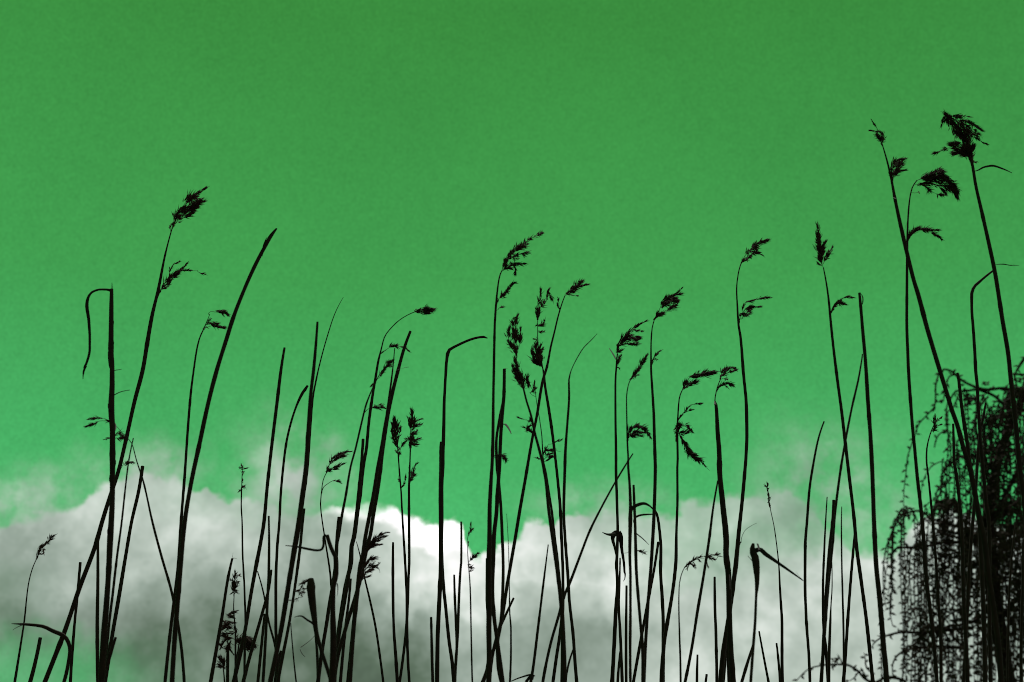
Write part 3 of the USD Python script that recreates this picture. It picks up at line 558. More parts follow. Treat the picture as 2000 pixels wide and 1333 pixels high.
     [[('980.5,527.9 987,512.7 995.7,497.4 1008.8,484.4 1021.8,476.8 1039.2,464.8 1058.4,456.1', 3.5), ('1041.4,464.8 1050.1,460.5 1057.7,456.5', 4.5), ('1008.8,488.7 1021.8,482.2 1030.5,471.3', 4.0), ('1004.4,501.8 1019.6,496.3 1034.4,495.3', 4.0), ('993.5,506.1 1004.4,502.9 1010.9,506.1', 3.5), ('984.8,525.7 993.5,517 1008.8,515.9 1026.6,515.3', 3.8), ('987,525.7 997.9,523.5 1006.6,523.5 1006.6,533.3', 3.2), ('991.4,523.5 1000.1,525.7', 4.0), ('1002.2,495.3 1010.9,486.6 1019.6,477.9', 4.0)], [('970,597.5 974,584.4 981.6,577.9 993.5,564.9 1004.4,552.9 1012,554.4', 2.6), ('978.3,581.2 987,573.6', 4.0), ('985.9,571.4 995.7,564.9', 3.0)], [('975,601.9 979.4,600.1 984.4,599.7', 1.4)]],
     []),
    ('bare_reed', 'thick bare stem with a tiny hooked top just right of the tallest central reed',
     '985.1,721.4 984.4,767.5 980.6,812.5 977.7,857.6 975.4,913.8 972,958.8 969.8,1000 964.9,1046.2 963,1099.1 961.4,1152.1 964.9,1205 970.2,1244.8 976.8,1292.4 982.1,1332.9', [5.5, 6.0, 6.5, 6.5, 6.5, 7.0, 7.0, 7.5, 8.0, 7.5, 7.0, 7.0, 7.0, 7.0],
     [[('963,891.3 974.3,887.9 983.3,891.3 987.3,899.2', 3.5), ('964.1,893.6 974.3,891.3 983.3,893.6', 3.0)]],
     [('984.6,722.1 987.3,720.3 990.5,720.3', [3.0, 2.0, 1.0]), ('982.8,828.7 986.7,829 991.2,833.9 998.6,848.1', [2.0, 4.0, 4.0, 1.5])]),
    ('bare_reed', 'reed crossing behind the hooked bare stem in the central bundle',
     '981.5,785.5 975.4,819.3 969.3,866.6 970.2,902.6 974.3,943.1 977.7,981.3 978.8,1000 980.8,1046.2 982.9,1112.4 981.5,1165.3 978.1,1218.3 971.5,1258 972.8,1297.7 979.4,1332.9', [3.0, 4.5, 5.0, 5.0, 5.0, 5.0, 5.0, 5.5, 5.5, 6.0, 6.0, 6.5, 6.5, 7.0],
     [],
     []),
    ('thin_reed', 'faint stub on the left flank of the central bundle',
     '950.3,1091.2 950.3,1152.1 953,1218.3 954.3,1271.2 945,1332.9', [3.0, 3.8, 4.5, 5.0, 5.0],
     [],
     []),
    ('bare_reed', "slanting stub leaning right out of the central bundle's lower half",
     '1003.3,1168.5 987.4,1202.4 971.5,1239.5 963.5,1271.2 956.9,1332.9', [4.0, 4.8, 5.0, 5.1, 5.5],
     [],
     []),
    ('plumed_reed', 'long reed slanting right to a tight pointed plume right of centre',
     '1103.4,577.9 1096.9,595.3 1089.3,621.4 1082.7,649.7 1076.2,675.8 1067.5,720 1060.9,740.5 1048.5,812.5 1039.5,857.6 1026,936.3 1014.8,1000 1005.9,1054.1 991.3,1138.9 980.8,1205 970.2,1247.4 959.6,1284.5 942.4,1332.9', [1.8, 2.2, 2.8, 3.2, 3.6, 4.2, 5.0, 5.0, 5.0, 5.5, 6.0, 6.0, 6.0, 6.0, 6.5, 6.5, 6.5],
     [[('1104.5,577.9 1117.5,567 1137.1,551.8', 4.0), ('1106.7,573.6 1119.7,562.7 1136,549.6 1139.3,547.9', 3.0), ('1130.6,560.5 1143.6,556.6 1152.8,555.1', 2.0), ('1107.7,574.7 1117.5,576.8 1128,577.9', 2.0), ('1108.8,572.5 1121.9,564.9 1133.8,556.2', 4.5)], [('1092.5,604 1089.7,595.3 1090.3,582.3', 1.8)]],
     []),
    ('plumed_reed', 'reed leaning left with a long loose shaggy head, left of the two central brush heads',
     '1010.9,617.1 1008.8,699.7 1010.3,720.3 1021.5,756.3 1028.3,783.3 1037.3,812.5 1044,844 1053,877.8 1060.9,909.3 1066.6,943.1 1072.2,1000 1076.1,1027.7 1085.3,1091.2 1093.3,1152.1 1097.2,1191.8 1099.9,1244.8 1101.2,1284.5 1102.5,1332.9', [0.8, 1.2, 2.0, 3.0, 3.5, 4.0, 4.5, 5.0, 5.2, 5.5, 6.0, 6.5, 7.0, 7.5, 8.0, 8.5, 9.0, 9.0],
     [[('1009.9,699.7 1006.6,680.2 1004.4,658.4 1006.6,636.7 1010.9,616', 4.5), ('1004.4,686.7 993.5,662.8 995.7,636.7', 3.5), ('1008.8,691 1015.3,669.3 1016.4,643.2', 3.0), ('1006.6,669.3 1013.1,651.9', 3.5), ('1003.3,649.7 1000.5,623.6 1006.6,621.4', 3.0), ('1006.6,686.7 1002.2,673.6', 5.0)], [('1022.7,758.5 1017,738.3 1010.3,720.3 1005.8,703.4', 6.0), ('1021.5,751.8 1008,733.8 1000.2,711.3', 3.5), ('1021.5,751.8 1029.4,745 1030.5,728.1', 2.8), ('1019.3,754 1012.5,746.1', 3.0), ('1032.8,756.3 1030.5,742.8', 2.5), ('1012.5,718 1008,709', 6.0)], [('1039.5,846.3 1032.8,839.5 1021.5,835', 2.5), ('1038.4,844 1028.3,837.3 1035,832.8', 2.5), ('1037.7,822.7 1026,820.4 1014.8,817', 1.6), ('1035,817 1037.3,822.7', 2.0)]],
     []),
    ('plumed_reed', 'reed leaning left with a tall broken-up brush head just right of centre',
     '1055.5,569.2 1050.1,621.4 1050.1,658.4 1059.9,719.3 1062.1,729.3 1064.3,751.8 1071.1,794.5 1077.8,839.5 1083.4,884.6 1089.1,936.3 1094.7,1000 1096.5,1046.2 1099.1,1112.4 1099.9,1170.6 1094.6,1231.5 1086.7,1284.5 1080,1332.9', [0.8, 1.2, 1.5, 2.0, 4.0, 4.5, 5.0, 5.0, 5.0, 5.0, 5.5, 5.5, 5.5, 5.5, 5.5, 6.0, 6.0],
     [[('1050.1,621.4 1050.1,604 1054.4,586.6 1056.2,568.1', 4.0), ('1052.3,601.9 1063.1,591 1062.1,588.8', 3.0), ('1053.4,591 1061,597.5', 3.0), ('1049,617.1 1050.1,608.4', 4.0)], [('1050.1,636.7 1061,633.4 1062.7,626.9', 3.2), ('1050.5,648.6 1062.1,647.5', 2.2), ('1050.1,633.4 1047.9,636.7', 2.0)], [('1050.1,662.8 1043.1,663.2', 2.5), ('1059.9,718.2 1052.3,701.9 1044.7,680.2 1050.1,667.1', 4.5), ('1058.8,717.1 1041.4,701.9 1038.8,680.2', 3.5), ('1059.9,715 1056.6,691 1061.4,680.2', 3.0), ('1058.8,717.1 1052.3,691 1057.1,673.6', 4.0), ('1054.4,712.8 1047.9,697.6', 5.0)], [('1068.6,582.3 1068.6,574.7 1072.9,566', 2.5), ('1070.8,570.3 1075.1,580.1 1080.6,589.2', 3.2)]],
     []),
    ('thin_reed', 'thin reed with loose tufts between the two slanting reeds that cross right of centre',
     '1044,748.4 1047.4,781 1054.2,821.5 1058.7,857.6 1060.3,893.6 1066.6,925.1 1073.3,970.1 1077.8,1000 1082.7,1046.2 1089.3,1099.1 1094.6,1160 1098.6,1218.3 1097.2,1332.9', [0.8, 1.3, 1.6, 2.0, 2.5, 3.5, 4.0, 4.5, 5.0, 5.0, 5.5, 6.0, 6.0],
     [[('1035,767.5 1044,761.9 1044,746.1', 2.5), ('1040.7,765.3 1047.4,758.5', 2.8), ('1037.3,757.4 1033.9,750.6', 1.8)], [('1060.9,900.3 1071.1,892.4 1081.2,892.4', 3.0), ('1060.9,892.4 1066.6,880.1 1080.1,880.1 1094.7,882.8', 1.8), ('1062.1,902.6 1075.6,894.7', 2.5), ('1065.4,886.8 1064.3,876.7', 2.0), ('1060.9,886.8 1071.1,867.7', 0.8), ('1080.1,865.4 1095.8,859.8', 1.0), ('1057.6,898.1 1045.2,893.6', 1.4), ('1064.3,891.3 1077.8,885.7', 2.5)]],
     []),
    ('thin_reed', 'upright reed drawn out into a fine right-curving whip, right of the crossing pair',
     '1166.5,651.9 1156.7,662.8 1139.3,680.2 1128.4,697.6 1117.5,719.3 1113.8,729.3 1111.1,745 1111.6,772 1108.2,826 1104.4,880.1 1102.6,936.3 1101,1000 1103.3,1046.2 1109.2,1125.6 1111.8,1170.6 1119.8,1244.8 1122.4,1284.5 1126.4,1332.9', [0.8, 1.6, 1.8, 1.8, 1.5, 2.0, 3.0, 4.0, 4.5, 5.0, 5.2, 5.5, 5.5, 5.5, 5.5, 5.5, 6.0, 6.0],
     [],
     []),
    ('bare_reed', 'strongly slanting bare stalk running from lower centre up to the right',
     '1236.1,886.5 1204.7,937.1 1170.3,999.9 1151.5,1038.2 1133,1085.9 1111.8,1141.5 1102.5,1162.7 1090.6,1205 1074.7,1260.6 1060.2,1332.9', [2.5, 3.2, 3.8, 4.2, 4.5, 5.0, 5.0, 5.0, 5.0, 5.5],
     [],
     []),
    ('bare_reed', 'tiny side stem forking off right of the slanting bare stalk near the bottom',
     '1119.8,1268.6 1109.2,1303 1103.9,1332.9', [3.0, 4.0, 4.5],
     [],
     []),
    ('bare_reed', 'lone sharp stub leaning right in the gap right of the central bundle',
     '1070.8,1064.2 1061.5,1138.9 1050.9,1226.2 1040.3,1311 1036.4,1332.9', [2.0, 4.0, 4.8, 5.0, 5.5],
     [],
     [('998.5,1331.1 1019.1,1322.9 1037.7,1318.4 1045.1,1321', [2.0, 3.0, 4.0, 2.0]), ('1041.6,1318.9 1040.9,1328.2', [4.0, 1.5]), ('1037.7,1318.4 1027.1,1332.9', [5.0, 6.0])]),
    ('thin_reed', 'wavy hair thin stalk just right of the central bundle',
     '989.5,1003.8 992.7,1059.4 994.8,1138.9 995.3,1191.8 998,1231.5 998,1271.2 995.8,1332.9', [0.7, 1.1, 1.7, 2.5, 3.2, 3.5, 3.8],
     [],
     []),
    ('plumed_reed', 'reed with a combed flag plume and a small left spur, right of the fine whip',
     '1205.9,691.2 1204,712.9 1201.9,756.1 1202.1,810.1 1203.2,900 1203.1,910.8 1204.7,971.5 1206.3,1032.3 1205.7,1072.8 1204.1,1103.1 1206.3,1141.3 1203.1,1188 1199.9,1251.7 1195.6,1333', [1.8, 2.9, 3.8, 4.2, 4.4, 4.7, 4.9, 5.1, 5.3, 5.7, 6.1, 6.6, 7.0, 7.5],
     [[('1205.4,691.2 1208.1,672.3 1220.2,658.8 1239.1,639.9 1260.2,628.6', 2.6), ('1208.1,675 1225.6,664.2 1250.5,662.9', 4.0), ('1206.7,677.7 1222.9,672.3 1253.2,672.3', 2.5), ('1212.1,669.6 1231,656.1 1248.6,658.8', 5.0), ('1236.4,645.3 1258,648', 1.3), ('1206.2,687.2 1216.2,683.1', 2.0), ('1214.8,666.9 1231,660.2 1244.5,661.5', 5.0)], [('1204.8,719.6 1208.1,704.8 1212.7,695.3', 2.5), ('1205.4,718.3 1210.8,719.6', 1.0)]],
     [('1202.7,702.1 1198.6,694 1190,681', [2.5, 3.0, 1.5]), ('1205.7,1043.4 1190.5,1044.8 1176.3,1040', [9.0, 6.0, 1.5]), ('1207.7,1039.4 1198.6,1044.4 1196.6,1052.5 1200.6,1068.7 1204.3,1087', [9.0, 11.0, 7.0, 5.0, 4.0]), ('1207.7,1039.4 1211.8,1047.5 1213.8,1068.7 1218.9,1103.2 1219.9,1119.4 1221.1,1122.2 1217.5,1136', [10.0, 10.0, 6.0, 4.5, 4.0, 3.0, 1.0])]),
    ('thin_reed', 'slim stem rising beside the folded sheath right of centre',
     '1211.1,1090.3 1210.1,1139.2 1208.4,1177.4 1211.6,1241 1213.7,1294.1 1215.4,1333', [2.5, 3.7, 4.6, 5.2, 5.5, 5.5],
     [],
     []),
    ('bare_reed', 'low slim stem at the foot of the folded-sheath reed',
     '1211.6,1272.9 1208.4,1304.7 1206.3,1333', [4.0, 4.5, 5.0],
     [],
     []),
    ('bare_reed', "dark flat topped stub under the folded sheath's hanging tip",
     '1223.7,1144.5 1223.2,1198.6 1222.8,1262.3 1223.2,1333', [4.0, 4.5, 4.9, 5.0],
     [],
     []),
    ('plumed_reed', 'slim reed with a narrow upper plume and a bushy drooping lower one',
     '1232.4,739.9 1227,753.4 1223.7,777.7 1224.3,823.6 1225.1,858.7 1227,900 1226.6,900.6 1230,951.3 1231.4,991.8 1231,1022.2 1230,1082.9 1231.3,1124.3 1231.3,1198.6 1230.7,1262.3 1231.3,1333', [1.6, 1.8, 2.0, 2.4, 3.0, 3.5, 4.0, 4.5, 5.5, 7.0, 5.5, 5.0, 5.0, 5.0, 5.0],
     [[('1232.4,741.2 1244.5,723.7 1262.9,694.5', 3.2), ('1233.7,739.9 1239.1,735.8 1246.4,733.1', 2.0), ('1239.1,730.4 1249.9,715.6 1259.4,702.1', 3.5)], [('1227,858.7 1231,839.8 1241.8,833 1258,837.1 1271,856.5', 3.5), ('1228.3,854.7 1244.5,845.2 1258,845.2', 4.0), ('1229.7,850.6 1239.1,852 1252.6,852', 2.8), ('1232.4,839.8 1247.2,832.2 1255.3,835.7', 3.5), ('1249.9,834.4 1262.1,842.5 1268.8,853.3', 3.0)]],
     [('1231.6,1005.9 1234.1,993.8 1245.2,986.7 1257.3,983.7 1267.5,987.7 1276,996.2', [5.0, 6.5, 7.0, 6.0, 4.0, 2.0]), ('1231.4,1078.9 1224.9,1079.9 1218.9,1081.3', [1.0, 1.0, 0.6])]),
    ('bare_reed', 'stub with a small leaf arch to its right, under the drooping lower plume',
     '1237.5,948.2 1239.1,991.8 1240.7,1032.3 1241.3,1060.6 1242.8,1113.7 1246.6,1166.7 1250.8,1215.6 1254,1251.7 1256.1,1294.1 1256.1,1333', [4.0, 5.0, 5.2, 5.5, 5.8, 5.5, 5.5, 6.0, 6.5, 7.0],
     [[('1243.6,1075.2 1249.2,1076.8 1260.4,1080.9', 1.0), ('1250.3,1077.2 1255.3,1078.9 1261,1080.9', 2.2)]],
     [('1237.1,1021.1 1241.1,1011 1255.3,1005.9 1275.6,1004.9', [2.0, 4.5, 4.0, 2.5]), ('1240.1,1039.4 1244.2,1043.4 1255.3,1052.5 1267.5,1064.7', [1.0, 2.5, 2.2, 0.8])]),
    ('plumed_reed', 'reed with a dense rounded plume swept right, twin to the combed flag plume',
     '1278.3,623.7 1272.9,648 1271.5,680.4 1271.5,715.6 1273.7,756.1 1276.9,810.1 1279.6,900 1280,906.7 1278.6,971.5 1276.6,1022.2 1274.8,1054.2 1271,1113.7 1265.7,1177.4 1262.5,1230.4 1259.3,1283.5 1257.2,1333', [1.8, 2.2, 2.8, 3.6, 4.5, 5.0, 6.0, 6.2, 6.2, 6.0, 6.0, 6.0, 6.0, 6.0, 6.5, 7.0],
     [[('1278.3,623.7 1285,612.9 1290.4,599.4 1301.2,585.9 1327.7,575.1', 4.0), ('1293.1,599.4 1309.4,591.3 1326.1,588.1', 5.0), ('1279.6,622.4 1295.8,611.6 1312.6,608.1', 2.6), ('1298.5,607.5 1312.1,602.1 1325,591.3', 4.0), ('1317.5,577.8 1325.6,569.7 1331.5,563.8', 1.4), ('1301.2,590 1314.8,584.6 1325.6,580.5', 4.5), ('1295.8,598.1 1306.7,588.6 1320.2,583.2', 5.0)], [('1272.9,712.9 1276.9,699.4 1282.3,691.2 1291,685.3', 1.8), ('1279.1,700.7 1283.7,702.1', 1.8)]],
     []),
    ('thin_reed', 'stem slanting right to meet the arched stalk right of centre',
     '1284.7,1058.6 1285.9,1058.5 1277.4,1113.7 1266.7,1168.9 1256.1,1226.2 1247.6,1272.9 1237,1333', [3.0, 4.4, 4.8, 5.0, 5.1, 5.5, 5.5],
     [],
     []),
    ('bent_reed', 'stalk bent at its shoulder beneath the small leaf arches',
     '1271.5,990.8 1278.6,996.8 1282.7,1003.9 1287.7,1032.3 1290.8,1072.8 1290.1,1113.7 1293.3,1166.7 1295.4,1219.8 1295.4,1272.9 1294.3,1333', [2.0, 4.0, 4.5, 5.0, 5.5, 5.5, 6.0, 6.0, 6.5, 7.0],
     [],
     [('1289.3,1054.6 1291.2,1049.5', [3.0, 2.0])]),
    ('plumed_reed', 'reed with a long horizontal plume and a second seed tail hanging down',
     '1332.3,762.8 1326.9,777.7 1324.2,810.1 1322.9,850.6 1323.7,900 1322.8,910.8 1323.2,971.5 1321.1,1042.4 1320.5,1088.2 1317.7,1124.3 1311.3,1171 1302.8,1219.8 1296.5,1262.3 1292.2,1333', [1.8, 2.2, 2.8, 3.8, 4.0, 4.0, 4.2, 4.8, 6.0, 6.0, 6.0, 6.5, 7.0, 8.0],
     [[('1332.3,762.8 1341.8,745.3 1349.9,735.8 1374.2,731.8 1399.8,726.4', 3.2), ('1349.9,735.8 1366.1,733.1 1382.3,727.7 1399.8,725.8', 4.5), ('1339.1,756.1 1352.6,748 1366.6,745.3', 3.0), ('1333.7,761.5 1344.5,753.4 1355.3,746.6', 2.0), ('1355.3,737.2 1374.2,733.1 1393.1,729.1', 4.5)], [('1326.1,818.2 1329.6,812.8 1339.1,802 1349.9,791.2 1369.3,789', 2.0), ('1336.4,806 1352.6,800.6', 2.2)], [('1324.2,845.2 1328.3,831.7 1339.1,831.7 1350.4,842.5', 4.0), ('1325.6,846.5 1339.1,845.2 1347.2,841.1', 4.0), ('1322.9,842.5 1321.5,834.4 1320.7,858.7', 3.0)], [('1326.9,847.9 1336.4,866.8 1349.9,885.7 1366.1,899.2 1344.4,880.4 1354.6,894.6 1368.7,900.6 1376.8,910.8 1385.9,919.3', 3.4), ('1332.3,858.1 1344.4,876.3 1354.6,890.5', 3.5)]],
     []),
    ('plumed_reed', 'thin reed bending in a full arch to a spiky drooping plume right of centre',
     '1337.9,1107.3 1330.4,1124.3 1326.6,1145.5 1325.8,1177.4 1327.2,1241 1328.9,1294.1 1329.4,1333', [1.5, 1.6, 1.8, 2.4, 3.0, 3.5, 3.8],
     [[('1337.9,1108.4 1349.5,1097.8 1364.4,1089.3 1379.3,1087.1 1402.6,1082.9', 2.0), ('1379.3,1088.2 1397.3,1093.5', 2.2), ('1394.1,1085 1403.7,1082.9', 2.5), ('1347.4,1100.9 1353.8,1104.1 1360.6,1110.5', 1.6), ('1364.4,1093.5 1368.6,1098.4', 1.8), ('1345.3,1104.1 1342.1,1112', 1.4), ('1353.8,1097.8 1357,1103.1', 1.8), ('1379.3,1092.5 1382.4,1106.3', 1.0), ('1402.6,1086.5 1413.2,1088.2', 0.7)]],
     []),
    ('bare_reed', 'long slim stem leaning right behind the thickest upright stalk',
     '1402.2,939.1 1393,991.8 1385.6,1050 1375,1120 1362.3,1194.3 1351.7,1262.3 1337.9,1333', [3.0, 3.9, 4.8, 5.0, 5.1, 5.2, 5.5],
     [],
     []),
    ('plumed_reed', 'thickest stalk right of centre with a small nodding plume springing from its cut top',
     '1407.9,739.9 1399.8,761.5 1396.3,783.1 1398.5,791.2 1401.2,837.1 1405.2,900 1405.2,910.8 1411.3,981.6 1418.4,1062.7 1417.9,1077.6 1422.8,1124.3 1423.8,1156.1 1424.3,1198.6 1425.9,1241 1432.3,1333', [1.5, 1.8, 2.0, 5.5, 7.5, 8.5, 9.0, 9.5, 10.0, 10.0, 10.5, 10.0, 10.0, 10.0, 10.0],
     [[('1406.6,739.9 1414.7,723.7 1430.9,718.3 1441.2,726.9', 3.6), ('1410.6,734.5 1420.1,729.1 1436.3,723.7', 3.5), ('1411.4,739.3 1420.9,741.2', 2.2), ('1417.4,726.4 1428.2,718.3 1433.6,716.9', 2.5)], [('1401.2,762.8 1405.2,756.1 1412,750.7 1422.8,749.3 1434.1,756.1', 2.0), ('1422.8,750.1 1433.6,754.7', 2.5), ('1416,753.4 1421.4,757.4', 1.0)]],
     [('1422.8,1097.8 1425.5,1113.7 1426.6,1151.9', [3.0, 5.0, 2.0]), ('1396.3,784.4 1397.1,791.2', [3.0, 5.5])]),
    ('plumed_reed', 'tall reed with two stacked right-blown plumes, one above the other, right of centre',
     '1448.4,512 1441.6,536.8 1438.7,566 1440.1,597.6 1442.8,638.1 1445.7,653.4 1452,729.1 1457.9,796.6 1458.7,850.6 1456.5,900 1454.8,920.9 1449.3,981.6 1442.7,1042.4 1440.8,1062.7 1435.5,1113.7 1428.1,1173.1 1419.6,1230.4 1412.2,1279.3 1407.9,1333', [1.8, 2.0, 2.4, 3.0, 4.0, 4.5, 5.5, 6.0, 6.0, 6.0, 6.0, 6.5, 7.0, 7.0, 7.5, 8.0, 8.5, 9.0, 9.0],
     [[('1449.5,512 1456.3,498.5 1469.8,482.8 1483.3,473.8 1499,469.7', 3.6), ('1469.8,482.8 1483.3,474.9 1497.9,470.4', 5.0), ('1454,509.8 1465.3,500.8 1474.3,494 1490.5,499.4', 2.8), ('1450.6,512 1460.8,505.3', 2.0), ('1467.5,487.3 1476.5,487.3 1482.2,480.5', 5.0), ('1465.3,491.8 1474.3,492.9', 5.0)], [('1443.2,631.3 1446.1,617.8 1454,606.6 1465.3,600.9 1481.5,599.8', 3.2), ('1447.3,615.6 1458.5,612.2 1467.5,604.3', 4.5), ('1448.4,613.3 1459,616', 3.0), ('1449.5,608.8 1457.4,590.8 1472,587.4', 1.0), ('1457.4,591.2 1472,587.4 1485.5,582.9 1502.4,581.8', 2.2)]],
     []),
    ('thin_reed', 'thin stub clasping the tall double-plumed reed, trailing a faint curved whisker',
     '1447.7,1058.6 1447.2,1058.5 1438.7,1113.7 1430.2,1160.4 1423.8,1211.3', [2.2, 3.0, 4.0, 4.5, 4.5],
     [],
     [('1447.3,1059.6 1453.8,1038.4 1465.9,1028.2 1478.1,1022.2', [1.0, 0.9, 0.8, 0.5])]),
    ('bare_reed', "plain stub left of the thickest stalk's crossing",
     '1395.8,1127.5 1396.2,1177.4 1398.4,1241 1400.1,1333', [4.0, 5.0, 5.2, 5.8],
     [],
     []),
    ('bare_reed', 'short stub near the bottom edge beneath the full-arch reed',
     '1362.3,1279.3 1361.6,1304.7 1361.2,1333', [3.5, 4.5, 5.0],
     [],
     []),
    ('bare_reed', 'tiny stub tip at the bottom edge, left of the thickest stalk',
     '1380.3,1317.5 1378.2,1333', [4.0, 4.5],
     [],
     []),
    ('bare_reed', 'stem appearing between the feet of the two crossing thick stalks',
     '1422.8,1219.8 1422.8,1283.5 1423.8,1333', [5.0, 6.0, 6.0],
     [],
     []),
    ('bent_reed', 'torn broad sheath with a stiff leaf jutting down to the right',
     '1471.2,1062.5 1469.5,1074.9 1475,1089.9 1477.5,1112.4 1478.7,1137.4 1477,1162.4 1475,1212.3 1471.2,1262.3 1466.2,1333', [5.0, 11.0, 14.0, 12.0, 7.5, 4.5, 5.0, 5.5, 5.5],
     [],
     [('1473.7,1077.4 1483.7,1073.7 1494.9,1082.4 1519.9,1099.9 1544.9,1117.4 1569.1,1134.9', [10.0, 9.0, 9.0, 6.0, 4.5, 2.0]), ('1479.5,1062.5 1482,1069.9 1483.7,1074.9', [3.5, 4.0, 5.0]), ('1460.7,1086.2 1468.7,1095.4', [1.5, 3.0]), ('1554.9,1117.4 1559.9,1124.9 1567.4,1132.4', [0.8, 0.8, 0.8])]),
    ('thin_reed', 'stem forking left below the torn broad sheath',
     '1471.2,1259.8 1460,1294.8 1448.7,1333', [4.0, 5.0, 5.5],
     [],
     []),
    ('bare_reed', 'slanting stub leaning left beneath the stiff jutting leaf',
     '1482.5,1233.6 1492.4,1287.3 1501.2,1333', [3.0, 4.0, 4.5],
     [],
     []),
    ('bare_reed', 'short stub left of the tiny-budded stem near the bottom',
     '1516.7,1256.8 1521.2,1299.8 1523.7,1333', [3.5, 4.2, 4.8],
     [],
     []),
    ('plumed_reed', 'slim reed with a tiny budded tip crossing the stiff jutting leaf',
     '1498.8,947.2 1502.4,981.6 1512.5,1032.3 1518.6,1078.9 1521.2,1104.9 1523.7,1154.9 1527.4,1224.8 1527.4,1287.3 1527.9,1333', [0.8, 1.2, 1.6, 2.0, 2.6, 4.0, 5.2, 5.5, 6.0],
     [[('1503.4,989.7 1501.4,973.5 1500,963.4', 2.2), ('1500.8,973.5 1502.4,971.5', 2.2), ('1500,961.4 1498.8,946.2', 1.2), ('1499.4,950.3 1494.3,948.8', 1.4), ('1504.4,991.8 1503.4,983.7', 1.2)]],
     []),
    ('bare_reed', 'gently bowed bare reed with pointed tip between the torn sheath and the willow side stems',
     '1609.6,823.5 1599,855 1588.9,904.6 1581,956.3 1576.1,1020 1572.9,1062.5 1572.4,1137.4 1574.9,1212.3 1579.9,1282.3 1581.9,1333', [2.5, 3.5, 4.0, 4.5, 4.8, 5.0, 5.0, 5.0, 5.2, 5.5],
     [],
     []),
    ('plumed_reed', 'tall reed with an erect pointed flame-shaped plume, right of the double-plumed one',
     '1608.2,523.3 1613.8,552.5 1618.3,584 1621.7,620.1 1626.2,665.1 1635.2,740 1644,805.5 1650.8,864 1657.6,922.6 1668.8,1020 1672.3,1062.5 1682.3,1137.4 1692.3,1212.3 1699.8,1282.3 1704.8,1333', [2.0, 3.0, 3.6, 4.2, 4.8, 5.2, 5.5, 6.0, 6.0, 6.2, 6.5, 6.5, 6.5, 7.0, 7.0],
     [[('1607.1,521 1600.3,500.8 1598.1,480.5 1598.1,462.5 1596.3,436.6', 3.4), ('1598.1,469.3 1597.2,453.5 1595.4,437.7', 4.0), ('1605.9,518.8 1604.8,500.8 1611.6,472.6', 4.5), ('1607.1,516.5 1616.1,500.8 1625.5,483.9', 3.2), ('1603.7,518.8 1594.7,513.1', 1.5), ('1602.6,507.5 1598.1,491.8 1600.3,476', 5.0), ('1601.4,494 1602.6,480.5', 5.0), ('1609.3,512 1617.2,498.5', 3.0), ('1603.7,500.8 1608.2,489.5', 5.0)], [('1622.8,613.3 1628.4,599.8 1638.6,590.8 1650.3,594.2', 3.0), ('1633,596.4 1638.6,593 1647.6,595.3', 3.0), ('1634.1,595.3 1645.3,584 1657.7,579.5 1661.1,580.7', 1.8), ('1658.8,580.7 1671.2,582.2', 0.9)]],
     []),
    ('thin_reed', 'slim stem leaning right to touch the bare pole reed at right',
     '1684.7,692.1 1676.8,740 1664.3,794.3 1650.8,864 1639.5,933.8 1629.4,1020 1627.3,1050 1622.3,1099.9 1617.4,1149.9 1612.4,1212.3 1608.6,1269.8 1604.9,1333', [2.5, 3.4, 3.9, 4.1, 4.4, 4.7, 4.9, 5.0, 5.0, 5.0, 5.0, 5.0],
     [],
     []),
    ('bare_reed', 'dark cut stem doubled against the slim one leaning to the pole reed',
     '1628.3,977.7 1626,1020 1619.9,1074.9 1614.9,1139.9 1610.4,1212.3 1607.4,1274.8 1603.6,1333', [5.0, 5.4, 5.5, 5.8, 6.0, 6.1, 6.5],
     [],
     []),
    ('thin_reed', 'thin stub left of the doubled stems at right',
     '1615.5,971 1612.5,1020 1609.9,1074.9 1607.4,1149.9 1607.9,1212.3 1613.6,1274.8 1617.4,1333', [2.0, 2.8, 3.7, 4.4, 5.0, 5.6, 6.0],
     [],
     []),
    ('bare_reed', 'stem pair member with a thin drawn-out tip, right of the doubled stems',
     '1624.8,1098.7 1625.3,1139.9 1622.8,1187.4 1621.3,1224.8 1619.9,1262.3 1618.6,1333', [1.5, 2.0, 2.5, 5.0, 5.5, 6.0],
     [],
     []),
    ('thin_reed', "needle thin stub standing in the gap before the flame plumed reed's foot",
     '1644,990.1 1643.4,1020 1644.1,1099.9 1646.1,1174.9 1647.8,1249.8 1648.6,1333', [1.5, 2.2, 3.0, 3.5, 4.0, 4.5],
     [],
     []),
    ('bare_reed', 'stem splitting downward left from the flame plumed reed',
     '1669.3,1045 1662.3,1124.9 1656.1,1207.3 1651.1,1282.3 1647.3,1333', [4.0, 5.0, 5.5, 6.0, 6.5],
     [],
     []),
    ('bare_reed', 'tall bare pole reed with a blunt top, left of the willow',
     '1678.6,572.8 1681.3,602.1 1684.7,642.6 1690.3,705.6 1692.6,740 1694.7,776.3 1700.3,855 1703.7,922.6 1707.1,1020 1711,1099.9 1718.5,1174.9 1724.8,1249.8 1732.3,1333', [5.0, 5.5, 6.0, 6.5, 6.5, 7.0, 7.5, 7.5, 8.0, 8.5, 9.0, 9.5, 10.0],
     [],
     [('1682.5,575 1685.4,584 1684,595.3', [2.0, 4.0, 2.0])]),
    ('plumed_reed', 'very tall left-leaning reed with a wispy tip and a dark side tuft',
